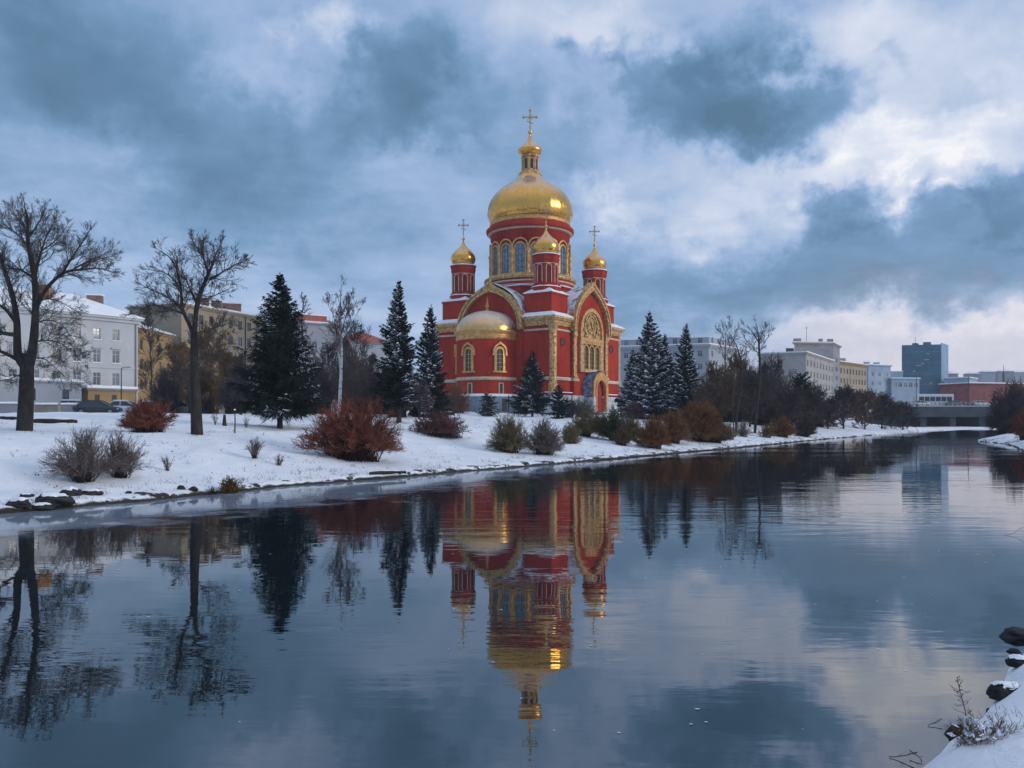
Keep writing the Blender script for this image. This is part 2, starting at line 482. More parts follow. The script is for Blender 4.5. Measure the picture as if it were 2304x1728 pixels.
def build_water():
    mt = bpy.data.materials.new('river_water'); mt.use_nodes = True
    N, L = mt.node_tree.nodes, mt.node_tree.links
    b = N['Principled BSDF']
    b.inputs['Base Color'].default_value = (0.005, 0.012, 0.017, 1)
    b.inputs['Roughness'].default_value = 0.0
    b.inputs['IOR'].default_value = 2.9
    b.inputs['Specular IOR Level'].default_value = 0.5
    tc = N.new('ShaderNodeTexCoord')
    def nz(sx, sy, sc, d, rot=0.0, r=0.5):
        mp = N.new('ShaderNodeMapping'); mp.inputs['Scale'].default_value = (sx, sy, 1); mp.inputs['Rotation'].default_value = (0, 0, rot)
        L.new(tc.outputs['Object'], mp.inputs[0])
        n = N.new('ShaderNodeTexNoise'); n.inputs['Scale'].default_value = sc; n.inputs['Detail'].default_value = d; n.inputs['Roughness'].default_value = r
        L.new(mp.outputs[0], n.inputs['Vector']); return n.outputs[0]
    def mth(op, a, c=None, d=None):
        n = N.new('ShaderNodeMath'); n.operation = op
        for i, q in enumerate((a, c, d)):
            if q is None: continue
            if isinstance(q, (int, float)): n.inputs[i].default_value = q
            else: L.new(q, n.inputs[i])
        return n.outputs[0]
    h = mth('MULTIPLY_ADD', nz(0.45, 1.5, 1.6, 3, 0.12), 0.5, nz(0.5, 1.0, 0.35, 2, -0.1))
    h = mth('MULTIPLY_ADD', nz(0.4, 1.6, 6.0, 2, -0.08), 0.045, h)
    # calm lanes and breeze-ruffled lanes
    br = N.new('ShaderNodeMapRange'); br.interpolation_type = 'SMOOTHSTEP'
    L.new(nz(0.25, 1.0, 0.13, 4, 0.5), br.inputs[0])
    br.inputs[1].default_value = 0.42; br.inputs[2].default_value = 0.66; br.inputs[3].default_value = 0.30; br.inputs[4].default_value = 1.9
    bp = N.new('ShaderNodeBump'); bp.inputs['Distance'].default_value = 0.05
    L.new(mth('MULTIPLY', br.outputs[0], WAVE), bp.inputs['Strength'])
    L.new(h, bp.inputs['Height']); L.new(bp.outputs[0], b.inputs['Normal'])
    V = [(-70, -40, 0), (300, -40, 0), (300, 260, 0), (-70, 260, 0)]
    o = np_mesh('river_water', V, [(0, 1, 2, 3)], mt)
    tag(o, kind='structure')
WAVE = 0.20
build_water()

def build_bank_reflection():
    """thin clear-grey ice fastened to the left bank, narrowing downstream"""
    mt = bpy.data.materials.new('painted_bank_reflection'); mt.use_nodes = True  # added sheet; its pale colour stands in for the snow bank's bright reflection
    N, L = mt.node_tree.nodes, mt.node_tree.links
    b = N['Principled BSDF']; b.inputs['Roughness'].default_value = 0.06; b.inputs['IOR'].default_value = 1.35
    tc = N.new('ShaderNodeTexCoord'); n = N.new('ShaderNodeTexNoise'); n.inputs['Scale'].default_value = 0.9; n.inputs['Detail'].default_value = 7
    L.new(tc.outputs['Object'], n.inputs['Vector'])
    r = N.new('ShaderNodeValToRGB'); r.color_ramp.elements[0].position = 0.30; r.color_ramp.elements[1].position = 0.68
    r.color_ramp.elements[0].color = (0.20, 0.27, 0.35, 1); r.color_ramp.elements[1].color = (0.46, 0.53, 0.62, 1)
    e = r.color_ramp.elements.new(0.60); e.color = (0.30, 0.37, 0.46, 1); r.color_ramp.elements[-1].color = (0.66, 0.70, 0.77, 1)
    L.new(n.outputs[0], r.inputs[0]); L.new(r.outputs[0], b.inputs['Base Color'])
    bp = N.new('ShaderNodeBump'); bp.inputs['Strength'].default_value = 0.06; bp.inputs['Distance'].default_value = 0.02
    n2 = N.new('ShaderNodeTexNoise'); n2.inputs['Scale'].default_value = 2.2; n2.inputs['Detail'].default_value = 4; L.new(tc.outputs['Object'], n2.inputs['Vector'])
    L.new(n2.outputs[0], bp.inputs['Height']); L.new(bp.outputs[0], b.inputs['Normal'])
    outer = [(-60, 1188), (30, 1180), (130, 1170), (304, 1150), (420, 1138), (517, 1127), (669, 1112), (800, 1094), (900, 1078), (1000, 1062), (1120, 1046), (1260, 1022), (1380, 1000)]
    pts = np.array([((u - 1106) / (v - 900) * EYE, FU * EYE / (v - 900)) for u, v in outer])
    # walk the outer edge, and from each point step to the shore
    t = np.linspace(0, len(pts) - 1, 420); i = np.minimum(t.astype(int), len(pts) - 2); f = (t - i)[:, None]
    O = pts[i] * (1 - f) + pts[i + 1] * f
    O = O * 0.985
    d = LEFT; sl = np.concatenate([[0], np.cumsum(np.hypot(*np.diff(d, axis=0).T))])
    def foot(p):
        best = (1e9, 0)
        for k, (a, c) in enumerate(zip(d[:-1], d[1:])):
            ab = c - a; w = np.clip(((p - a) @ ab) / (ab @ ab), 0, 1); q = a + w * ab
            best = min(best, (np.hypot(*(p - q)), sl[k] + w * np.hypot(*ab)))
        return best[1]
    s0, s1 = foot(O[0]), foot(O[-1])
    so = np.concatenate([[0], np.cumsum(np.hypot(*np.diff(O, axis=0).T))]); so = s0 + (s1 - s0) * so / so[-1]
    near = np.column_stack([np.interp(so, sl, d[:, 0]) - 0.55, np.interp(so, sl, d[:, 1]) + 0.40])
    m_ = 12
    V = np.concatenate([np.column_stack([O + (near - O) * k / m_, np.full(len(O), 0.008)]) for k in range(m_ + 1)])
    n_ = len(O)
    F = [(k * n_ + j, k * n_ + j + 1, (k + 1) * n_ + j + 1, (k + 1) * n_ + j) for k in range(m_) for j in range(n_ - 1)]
    o = np_mesh('bank_reflection_sheet', V, F, mt)
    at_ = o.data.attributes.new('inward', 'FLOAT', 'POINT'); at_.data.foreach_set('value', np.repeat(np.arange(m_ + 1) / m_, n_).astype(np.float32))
    # the painted reflection fades out raggedly into the dark water
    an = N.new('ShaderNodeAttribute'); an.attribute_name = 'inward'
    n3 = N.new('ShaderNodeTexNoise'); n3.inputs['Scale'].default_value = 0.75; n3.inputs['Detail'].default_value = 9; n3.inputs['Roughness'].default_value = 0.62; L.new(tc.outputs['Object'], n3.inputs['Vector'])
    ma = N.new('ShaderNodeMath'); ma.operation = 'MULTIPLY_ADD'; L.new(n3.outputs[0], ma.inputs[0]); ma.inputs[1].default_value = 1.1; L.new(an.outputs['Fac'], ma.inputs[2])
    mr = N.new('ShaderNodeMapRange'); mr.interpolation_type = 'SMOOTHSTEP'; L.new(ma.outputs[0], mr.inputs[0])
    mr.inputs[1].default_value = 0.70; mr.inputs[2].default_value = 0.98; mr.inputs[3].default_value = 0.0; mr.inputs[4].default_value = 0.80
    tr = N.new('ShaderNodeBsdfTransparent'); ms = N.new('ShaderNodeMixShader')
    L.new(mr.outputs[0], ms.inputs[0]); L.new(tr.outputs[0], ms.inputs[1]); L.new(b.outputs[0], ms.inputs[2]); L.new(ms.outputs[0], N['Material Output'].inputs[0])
    tag(o, kind='structure')
build_bank_reflection()
# ------------------------------------------------------------------ church
M_RED = mat('red_plaster', (0.24, 0.020, 0.011), (0.46, 0.044, 0.020), scale=0.55, detail=9, rough=0.85, bump=0.3, bscale=9, contrast=(0.28, 0.72), spec=0.15, stretch=(1, 1, 0.4))
M_REDD = mat('dark_red_plaster', (0.15, 0.012, 0.012), (0.20, 0.02, 0.018), scale=1.5, rough=0.8, spec=0.2)
M_GOLD = mat('gilded_dome', (0.86, 0.55, 0.14), (0.72, 0.50, 0.21), scale=0.8, detail=7, rough=0.20, metal=1.0, bump=0.10, bscale=2.2, contrast=(0.35, 0.7), rough2=0.36)
def frosted_gold(name, frost, lo, hi):
    mt = mat(name, (0.84, 0.43, 0.075), (0.68, 0.38, 0.11), scale=1.4, detail=8, rough=0.14, metal=1.0, bump=0.10, bscale=1.3, contrast=(0.35, 0.7), rough2=0.38)
    nt = mt.node_tree; N, L = nt.nodes, nt.links
    b = N['Principled BSDF']
    g = N.new('ShaderNodeNewGeometry'); sp = N.new('ShaderNodeSeparateXYZ'); L.new(g.outputs['Normal'], sp.inputs[0])
    tc = N.new('ShaderNodeTexCoord')
    n = N.new('ShaderNodeTexNoise'); n.inputs['Scale'].default_value = 0.9; n.inputs['Detail'].default_value = 8; n.inputs['Roughness'].default_value = 0.65
    mp = N.new('ShaderNodeMapping'); mp.inputs['Scale'].default_value = (1.3, 1.3, 0.45); L.new(tc.outputs['Object'], mp.inputs[0]); L.new(mp.outputs[0], n.inputs['Vector'])
    ad = N.new('ShaderNodeMath'); ad.operation = 'MULTIPLY_ADD'; L.new(n.outputs[0], ad.inputs[0]); ad.inputs[1].default_value = 1.5; L.new(sp.outputs[2], ad.inputs[2])
    mr = N.new('ShaderNodeMapRange'); mr.interpolation_type = 'SMOOTHSTEP'; L.new(ad.outputs[0], mr.inputs[0])
    mr.inputs[1].default_value = lo + 0.3; mr.inputs[2].default_value = hi + 0.3; mr.inputs[3].default_value = 0; mr.inputs[4].default_value = frost
    d = N.new('ShaderNodeBsdfPrincipled'); d.inputs['Base Color'].default_value = (0.56, 0.55, 0.53, 1); d.inputs['Roughness'].default_value = 0.55
    ms = N.new('ShaderNodeMixShader'); L.new(mr.outputs[0], ms.inputs[0]); L.new(b.outputs[0], ms.inputs[1]); L.new(d.outputs[0], ms.inputs[2])
    L.new(ms.outputs[0], N['Material Output'].inputs[0])
    return mt
M_DOME = frosted_gold('frosted_gilded_dome', 0.42, 0.75, 1.45)
M_ONION = frosted_gold('frosted_gilded_onion', 0.45, 0.75, 1.35)
M_HALF = frosted_gold('frosted_half_dome', 0.72, 0.35, 1.35)
M_GILT = mat('gilt_carving', (0.20, 0.095, 0.03), (0.66, 0.41, 0.16), scale=2.6, detail=6, rough=0.42, metal=0.3, bump=0.8, bscale=4.0, contrast=(0.34, 0.56), c3=(0.82, 0.58, 0.29))
M_GILTP = mat('gilt_moulding', (0.42, 0.20, 0.055), (0.74, 0.44, 0.16), scale=1.6, detail=5, rough=0.4, metal=0.4, bump=0.4, bscale=6, contrast=(0.3, 0.65))
M_CREAM = mat('cream_moulding', (0.40, 0.31, 0.21), (0.60, 0.51, 0.39), scale=2.0, rough=0.7)
M_PANE = mat('leaded_glass', (0.10, 0.15, 0.21), (0.20, 0.28, 0.36), scale=2.4, rough=0.18, spec=0.6, contrast=(0.4, 0.6))
M_PANED = mat('dim_glass', (0.018, 0.018, 0.020), (0.085, 0.080, 0.075), scale=4.0, rough=0.3, spec=0.3, contrast=(0.4, 0.6))
M_SNOW = mat('settled_snow', (0.74, 0.78, 0.85), (0.87, 0.88, 0.91), scale=1.5, rough=0.8, bump=0.5, bscale=3, spec=0.2)
M_SNOWP = mat('patchy_snow_on_metal', (0.16, 0.19, 0.24), (0.80, 0.83, 0.88), scale=0.75, detail=7, rough=0.7, bump=0.3, contrast=(0.40, 0.53), spec=0.3)
M_STONE = mat('pale_plinth_stone', (0.34, 0.36, 0.39), (0.58, 0.60, 0.63), scale=1.2, detail=7, rough=0.85, bump=0.6, bscale=3)
M_DOOR = mat('red_door_paint', (0.42, 0.03, 0.012), (0.34, 0.02, 0.012), scale=4, rough=0.5, stretch=(6, 6, 0.4))
M_DARK = mat('dark_metal', (0.03, 0.03, 0.035), rough=0.5)
M_CROSS = mat('gilded_cross', (0.42, 0.28, 0.10), (0.60, 0.42, 0.18), scale=6, rough=0.35, metal=0.8)
M_BLUEROOF = mat('blue_grey_roof_metal', (0.06, 0.12, 0.20), (0.30, 0.38, 0.48), scale=1.6, detail=6, rough=0.5, contrast=(0.46, 0.62))

ZB = 3.55                        # ground level at the church
CH_ROT = R(-33.7)
church = thing('church', 'red church with a great gilded dome and four small gold cupolas, standing above the river', 'church', (3.17, 140, ZB), CH_ROT)

def cpart(mb, name, mats, parent=None, weld=False):
    o = mb.build(name, mats, church if parent is None else parent, dz=-ZB if parent is None else 0.0, weld=weld)
    return o

def planar(o, t, n):
    o, t, n = Vector(o), Vector(t), Vector(n)
    return lambda s, z, out: (o.x + t.x * s + n.x * out, o.y + t.y * s + n.y * out, z)
def cyl(c, r, a0):
    # s runs to the right as seen from outside
    return lambda s, z, out: (c[0] + (r + out) * math.cos(a0 + s / r), c[1] + (r + out) * math.sin(a0 + s / r), z)

def arch_pts(w, z0, zs, n=14, keel=0.0, kw=0.22, rise=1.0):
    r = w / 2
    pts = [(-r, z0), (-r, z0 + (zs - z0) * 0.5), (-r, zs)]
    for i in range(1, n):
        a = math.pi - math.pi * i / n
        s = r * math.cos(a); z = zs + r * rise * math.sin(a)
        z += keel * math.exp(-(abs(s) / (r * kw)) ** 1.1)
        pts.append((s, z))
    pts += [(r, zs), (r, z0 + (zs - z0) * 0.5), (r, z0)]
    return pts

def ring(mb, outer, inner, o0, o1, T, m=0, feet=True):
    n = len(outer)
    for i in range(n - 1):
        a, b, c, d = outer[i], outer[i + 1], inner[i + 1], inner[i]
        mb.face([T(*d, o1), T(*c, o1), T(*b, o1), T(*a, o1)], m)
        mb.face([T(*a, o1), T(*b, o1), T(*b, o0), T(*a, o0)], m)
        mb.face([T(*d, o0), T(*c, o0), T(*c, o1), T(*d, o1)], m)
    if feet:
        for k in (0, -1):
            mb.face([T(*outer[k], o0), T(*inner[k], o0), T(*inner[k], o1), T(*outer[k], o1)], m)
def fill(mb, pts, o, T, m=0):
    # strips between mirrored points keep the sheet true on a curved wall
    n = len(pts)
    for i in range(n // 2):
        a, b = pts[i], pts[i + 1]
        c, d = pts[n - 2 - i], pts[n - 1 - i]
        if i + 1 >= n - 2 - i + 1: break
        k = 4
        lo = [(a[0] + (d[0] - a[0]) * j / k, a[1] + (d[1] - a[1]) * j / k) for j in range(k + 1)]
        hi = [(b[0] + (c[0] - b[0]) * j / k, b[1] + (c[1] - b[1]) * j / k) for j in range(k + 1)]
        for j in range(k):
            mb.face([T(*lo[j], o), T(*lo[j + 1], o), T(*hi[j + 1], o), T(*hi[j], o)], m)
def bar(mb, s0, s1, z0, z1, o0, o1, T, m=0, n=1):
    for i in range(n):
        a = s0 + (s1 - s0) * i / n; b = s0 + (s1 - s0) * (i + 1) / n
        p = [T(a, z0, o0), T(b, z0, o0), T(b, z0, o1), T(a, z0, o1), T(a, z1, o0), T(b, z1, o0), T(b, z1, o1), T(a, z1, o1)]
        k = len(mb.v); mb.v.extend(p)
        fs = [(0, 1, 2, 3), (7, 6, 5, 4), (3, 2, 6, 7), (4, 5, 1, 0)]
        if i == 0: fs.append((0, 3, 7, 4))
        if i == n - 1: fs.append((1, 5, 6, 2))
        for f in fs: mb.f.append(tuple(k + q for q in f)); mb.m.append(m); mb.sm.append(False)

HW = 11.6
FACES = {  # origin, tangent to the right seen from outside, outward normal
    'apse': ((0, -HW, 0), (1, 0, 0), (0, -1, 0)), 'portal': ((HW, 0, 0), (0, 1, 0), (1, 0, 0)),
    'back': ((0, HW, 0), (-1, 0, 0), (0, 1, 0)), 'far': ((-HW, 0, 0), (0, -1, 0), (-1, 0, 0))}
FT = {k: planar(*v) for k, v in FACES.items()}

# body: cube, slightly proud middle bays, attic
mb = MB()
mb.box(-HW, HW, -HW, HW, ZB - 0.6, 18.2)
for k, T in FT.items():
    bar(mb, -6.1, 6.1, ZB - 0.6, 17.0, 0, 0.35, T)
cpart(mb, 'wall', M_RED)

# plinth of pale stone blocks
for k, T in FT.items():
    mb = MB()
    rng = random.Random(k)
    for row in range(4):
        z0 = ZB - 0.4 + row * 0.72; z1 = z0 + 0.70
        if z1 > 6.35: z1 = 6.35
        s = -HW - 0.45
        while s < HW + 0.4:
            w = min(rng.uniform(0.9, 1.6), HW + 0.45 - s)
            mid = abs(s + w / 2) < 6.3
            if not (k == 'apse' and abs(s + w / 2) < 5.0) and not (k == 'portal' and abs(s + w / 2) < 2.0):
                bar(mb, s, s + w - 0.03, z0, z1, 0.02, (0.78 if mid else 0.45) + rng.uniform(-0.04, 0.04), T)
            s += w
    cpart(mb, 'plinth', M_STONE)
for k, T in FT.items():
    for a, b in ((-HW - 0.5, -6.3), (6.3, HW + 0.5)):
        mb = MB(); bar(mb, a, b, 6.36, 6.50, 0.0, 0.50, T)
        cpart(mb, 'plinth_snow', M_SNOW)

# string courses
for k, T in FT.items():
    for a, b in ((-HW - 0.02, -6.1), (6.1, HW + 0.02)):
        mb = MB(); bar(mb, a, b, 16.15, 16.45, 0, 0.12, T); cpart(mb, 'string_course', M_CREAM)
        mb = MB(); bar(mb, a, b, 8.35, 8.75, 0, 0.22, T); o = cpart(mb, 'string_course', M_CREAM)
        mb = MB(); bar(mb, a, b, 8.755, 8.83, 0, 0.21, T); mb.build('ledge_snow', M_SNOW, o)
    if k != 'apse':
        for a, b in ((-6.12, -4.15), (4.15, 6.12)):
            mb = MB(); bar(mb, a, b, 8.35, 8.75, 0.35, 0.57, T); cpart(mb, 'string_course', M_CREAM)

# heavy gilt cornice on each corner with snow lying on it
for sx in (-1, 1):
    for sy in (-1, 1):
        mb = MB(); ms = MB()
        a, b = 6.25, HW
        for z0, z1, o in ((16.95, 17.25, 0.18), (17.25, 17.75, 0.34), (17.75, 18.0, 0.62), (18.0, 18.35, 0.80)):
            def rect(x0, x1, y0, y1):
                mb.box(min(x0 * sx, x1 * sx), max(x0 * sx, x1 * sx), min(y0 * sy, y1 * sy), max(y0 * sy, y1 * sy), z0, z1)
            rect(a, b + o, b - 0.01, b + o); rect(b - 0.01, b + o, a, b - 0.012)
        cpart(mb, 'cornice', M_GILT)
        # sloping snow apron between cornice edge and pedestal
        q = [(a, b + 0.78), (b + 0.78, b + 0.78), (b + 0.78, a)]; p = [(a, b - 0.4), (b - 0.4, b - 0.4), (b - 0.4, a)]
        Q = lambda pt, z: (pt[0] * sx, pt[1] * sy, z)
        for i in range(2):
            ms.face([Q(q[i], 18.50), Q(q[i + 1], 18.50), Q(p[i + 1], 19.15), Q(p[i], 19.15)])
            ms.face([Q(q[i], 18.36), Q(q[i + 1], 18.36), Q(q[i + 1], 18.50), Q(q[i], 18.50)])
        ms.face([Q(q[0], 18.36), Q(q[0], 18.5), Q(p[0], 19.15), Q(p[0], 18.36)])
        ms.face([Q(q[2], 18.36), Q(q[2], 18.5), Q(p[2], 19.15), Q(p[2], 18.36)])
        cpart(ms, 'cornice_snow', M_SNOW)

# corner column (thick towards the river, slim elsewhere)
for sx, sy, r in ((1, -1, 0.60), (-1, -1, 0.32), (1, 1, 0.32), (-1, 1, 0.32)):
    mb = MB()
    c = (sx * (HW - 0.05), sy * (HW - 0.05))
    n = 20 if r > 0.5 else 10
    rows = []
    prof = [(r * 1.25, 8.0), (r * 1.25, 8.9), (r * 1.0, 9.1), (r * 1.0, 15.0), (r * 1.15, 15.2), (r * 1.02, 15.35), (r * 1.05, 15.9), (r * 1.35, 16.8), (r * 1.4, 16.94)]
    if r > 0.5: prof = [(r * 1.2, 6.4), (r * 1.2, 7.4), (r * 1.3, 7.5), (r * 1.3, 7.7), (r * 1.02, 7.9)] + prof[2:]
    for rr, z in prof:
        rows.append([(c[0] + rr * (1 - (0.10 if j % 2 and 9 < z < 15.1 else 0)) * math.cos(2 * math.pi * j / n), c[1] + rr * (1 - (0.10 if j % 2 and 9 < z < 15.1 else 0)) * math.sin(2 * math.pi * j / n), z) for j in range(n)])
    mb.grid(rows, 0, False, close=True)
    cpart(mb, 'corner_column', M_GILT if r > 0.5 else M_CREAM)

# arched gables with vaulted snowy roofs behind them
for k, T in FT.items():
    mb = MB()
    ou = arch_pts(12.6, 16.4, 17.0, 40, keel=1.05 if k != 'portal' else 1.5, kw=0.16 if k != 'portal' else 0.32); inn = arch_pts(11.3, 16.4, 17.0, 40, keel=0.40 if k != 'portal' else 1.15, kw=0.2 if k != 'portal' else 0.34)
    ring(mb, ou, inn, 0.0, 0.95, T)
    ou2 = arch_pts(12.9, 16.4, 17.0, 40, keel=1.15 if k != 'portal' else 1.6, kw=0.16 if k != 'portal' else 0.32); in2 = arch_pts(12.25, 16.4, 17.0, 40, keel=1.0 if k != 'portal' else 1.4, kw=0.16 if k != 'portal' else 0.32)
    ring(mb, ou2, in2, -0.2, 1.12, T)
    in3 = arch_pts(11.1, 16.4, 17.0, 40, keel=0.38 if k != 'portal' else 1.13, kw=0.2 if k != 'portal' else 0.34); ou3 = arch_pts(11.5, 16.4, 17.0, 40, keel=0.44 if k != 'portal' else 1.2, kw=0.2 if k != 'portal' else 0.34)
    ring(mb, ou3, in3, 0.3, 1.06, T)
    # leaf finial at the point of the arch
    mb.tube([T(0, 23.6, 0.55), T(0, 24.2, 0.55), T(0, 24.9, 0.55), T(0, 25.3, 0.55)], [0.55, 0.42, 0.16, 0.04], 8)
    g = cpart(mb, 'gable_arch', M_GILT)
    mb = MB(); fill(mb, arch_pts(11.3, 16.4, 17.0, 40, keel=0.5, kw=0.2), 0.36, T)
    o = mb.build('tympanum', M_RED, g)
    mb = MB(); rows = []
    for out in (0.5, -1.5, -4.5):
        rows.append([T(s, z, out) for s, z in arch_pts(12.5, 17.4, 17.6, 40, keel=0.7, kw=0.2)])
    mb.grid(rows, 0, True)
    cpart(mb, 'vault_roof', M_SNOWP)

# corner pedestals and turrets
def onion(z0, r, neck):
    """gold onion profile: base at z0, widest radius r"""
    h = r * 1.80
    pr = [(0.76, 0.0), (0.84, 0.04), (0.95, 0.13), (1.0, 0.24), (0.985, 0.35), (0.90, 0.46), (0.76, 0.56), (0.58, 0.66), (0.41, 0.745), (0.27, 0.83), (0.16, 0.91), (0.10, 0.98), (0.06, 1.05)]
    return [(a * r, z0 + b * h) for a, b in pr], z0 + 1.05 * h

def cross(mb, c, z0, z1, w, T3):
    """trefoil cross; T3 maps (s, z, t) -> local xyz"""
    t = w * 0.09
    def bx(s0, s1, za, zb_, th=1.0):
        p = [T3(s0, za, -t * th), T3(s1, za, -t * th), T3(s1, za, t * th), T3(s0, za, t * th), T3(s0, zb_, -t * th), T3(s1, zb_, -t * th), T3(s1, zb_, t * th), T3(s0, zb_, t * th)]
        i = len(mb.v); mb.v.extend(p)
        for f in ((3, 2, 1, 0), (4, 5, 6, 7), (0, 1, 5, 4), (1, 2, 6, 5), (2, 3, 7, 6), (3, 0, 4, 7)): mb.f.append(tuple(i + q for q in f)); mb.m.append(0); mb.sm.append(False)
    H = z1 - z0
    za = z0 + H * 0.66
    bx(-t, t, z0, z1)
    bx(-w, -t * 1.01, za - t, za + t); bx(t * 1.01, w, za - t, za + t)
    b2 = z0 + H * 0.40
    p0, p1 = T3(-w * 0.5, b2 + w * 0.2, 0), T3(w * 0.5, b2 - w * 0.2, 0)
    mb.tube([p0, p1], t * 0.9, 6)
    for s, z in ((0, z1), (-w, za), (w, za)):
        q = w * 0.15
        if s == 0: offs = ((0, q * 0.9), (-q, 0), (q, 0))
        else: offs = ((math.copysign(q * 0.9, s), 0), (0, q), (0, -q))
        for du, dv in offs:
            cc = Vector(T3(s + du, z + dv, 0))
            for i in range(1):
                mb.lathe([(0.01, cc.z - q * 0.8), (q * 0.65, cc.z - q * 0.45), (q * 0.85, cc.z), (q * 0.65, cc.z + q * 0.45), (0.01, cc.z + q * 0.8)], 8, (cc.x, cc.y))
    # rays and half-moon at the crossing
    for sgn in (-1, 1):
        for dv in (-1, 1):
            mb.tube([T3(0, za, 0), T3(sgn * w * 0.38, za + dv * w * 0.38, 0)], t * 0.45, 4)

for sx in (-1, 1):
    for sy in (-1, 1):
        cx, cy = sx * 8.35, sy * 8.35
        mb = MB()
        mb.box(cx - 2.55, cx + 2.55, cy - 2.55, cy + 2.55, 18.2, 22.0)
        mb.box(cx - 2.68, cx + 2.68, cy - 2.68, cy + 2.68, 22.0, 22.25)
        cpart(mb, 'turret_pedestal', M_RED)
        mb = MB()
        mb.box(cx - 2.72, cx + 2.72, cy - 2.72, cy + 2.72, 22.252, 22.40)
        rows = [[(cx + a * 2.7, cy + b * 2.7, 22.40) for a, b in ((-1, -1), (1, -1), (1, 1), (-1, 1))], [(cx + a * 1.5, cy + b * 1.5, 23.15) for a, b in ((-1, -1), (1, -1), (1, 1), (-1, 1))]]
        mb.grid(rows, 0, False, close=True); mb.face(rows[1])
        cpart(mb, 'pedestal_snow', M_SNOW)
        mb = MB()
        n = 8; off = R(22.5)
        def octo(r, z): return [(cx + r * math.cos(off + 2 * math.pi * j / n), cy + r * math.sin(off + 2 * math.pi * j / n), z) for j in range(n)]
        prof = [(2.42, 22.7), (2.42, 23.3), (2.3, 23.4), (2.3, 23.75), (2.02, 23.9), (2.02, 27.2), (2.1, 27.25), (2.1, 27.5), (2.2, 27.6), (2.2, 28.2), (2.32, 28.35), (2.32, 28.5)]
        mb.grid([octo(r, z) for r, z in prof], 0, False, close=True); mb.face(octo(2.32, 28.5))
        tur = cpart(mb, 'turret', M_RED)
        for j in range(n):
            am = off + math.pi / n + 2 * math.pi * j / n
            ap = 2.02 * math.cos(math.pi / n)
            T = planar((cx + ap * math.cos(am), cy + ap * math.sin(am), 0), (-math.sin(am), math.cos(am), 0), (math.cos(am), math.sin(am), 0))
            mb = MB()
            ring(mb, arch_pts(0.98, 24.0, 26.5, 8), arch_pts(0.74, 24.0, 26.5, 8), 0.0, 0.09, T)
            bar(mb, -0.72, 0.72, 27.0, 27.12, 0.0, 0.10, T)
            fill(mb, arch_pts(0.74, 24.0, 26.5, 8), 0.012, T, 1)
            mb.build('niche', [M_CREAM, M_REDD], tur)
        mb = MB(); mb.lathe([(2.40, 23.31), (2.40, 23.42), (2.25, 23.47), (2.05, 23.60)], 24, (cx, cy)); mb.build('turret_snow', M_SNOW, tur); mb = MB(); mb.lathe([(2.30, 28.505), (2.24, 28.66), (1.6, 28.80), (1.2, 28.81)], 24, (cx, cy))
        mb.build('turret_snow', M_SNOW, tur)
        pr, zt = onion(28.75, 2.14, 0.1)
        mb = MB(); mb.lathe([(1.55, 28.6)] + pr + [(0.10, zt + 0.25), (0.20, zt + 0.35), (0.28, zt + 0.5), (0.20, zt + 0.65), (0.06, zt + 0.75), (0.05, zt + 1.05), (0.16, zt + 1.15), (0.05, zt + 1.25), (0.04, zt + 1.4)], 28, (cx, cy))
        dm = mb.build('onion_dome', M_ONION, church, dz=-ZB)
        mb = MB()
        ca, sa = math.cos(-CH_ROT), math.sin(-CH_ROT)     # crosses face the river
        T3 = lambda s, z, t, cx=cx, cy=cy: (cx + s * ca - t * sa, cy + s * sa + t * ca, z)
        cross(mb, (cx, cy), zt + 1.2, zt + 3.75, 0.78, T3)
        mb.build('cross', M_CROSS, dm)

# crossing block, drum base and drum
mb = MB()
mb.box(-6.0, 6.0, -6.0, 6.0, 18.0, 22.2)
def oc(r, z, n=8, off=R(22.5)): return [(r * math.cos(off + 2 * math.pi * j / n), r * math.sin(off + 2 * math.pi * j / n), z) for j in range(n)]
mb.grid([oc(9.55, 21.0), oc(9.55, 23.9), oc(9.75, 23.95), oc(9.75, 24.15)], 0, False, close=True); mb.face(oc(9.75, 24.15))
cpart(mb, 'drum_base', M_RED)
mb = MB(); mb.grid([oc(9.78, 24.16), oc(9.72, 24.32), oc(8.0, 24.62)], 0, False, close=True); mb.face(oc(8.0, 24.62))
cpart(mb, 'drum_base_snow', M_SNOW)
mb = MB()
mb.lathe([(7.75, 24.3), (7.75, 25.9), (7.0, 26.0), (6.75, 26.6), (6.75, 33.2), (6.95, 33.3), (6.95, 34.2), (7.3, 34.35), (7.62, 34.5), (7.72, 34.8), (7.70, 35.1), (7.35, 35.4), (7.1, 35.5), (7.0, 35.8)], 96)
drum = cpart(mb, 'drum', M_RED)
mb = MB(); mb.lathe([(7.80, 25.75), (8.0, 25.8), (8.12, 26.05), (8.05, 26.3), (7.7, 26.4), (7.4, 26.75), (7.1, 26.8)], 96)
mb.build('drum_ring', M_GILT, drum)
mb = MB(); mb.lathe([(7.76, 25.2), (7.9, 25.3), (7.9, 25.45), (7.76, 25.5)], 96); mb.build('drum_moulding', M_CREAM, drum)
mb = MB(); mb.lathe([(7.0, 34.15), (7.42, 34.28), (7.42, 34.40), (7.0, 34.43)], 96)
mb.build('drum_moulding', M_CREAM, drum)
mb = MB(); mb.lathe([(7.80, 24.64), (8.35, 24.66), (8.9, 24.50)], 64); mb.build('drum_snow', M_SNOW, drum)
NWIN = 16
A0 = R(-90) - CH_ROT + R(7.4)      # one window just left of the middle as seen from the river
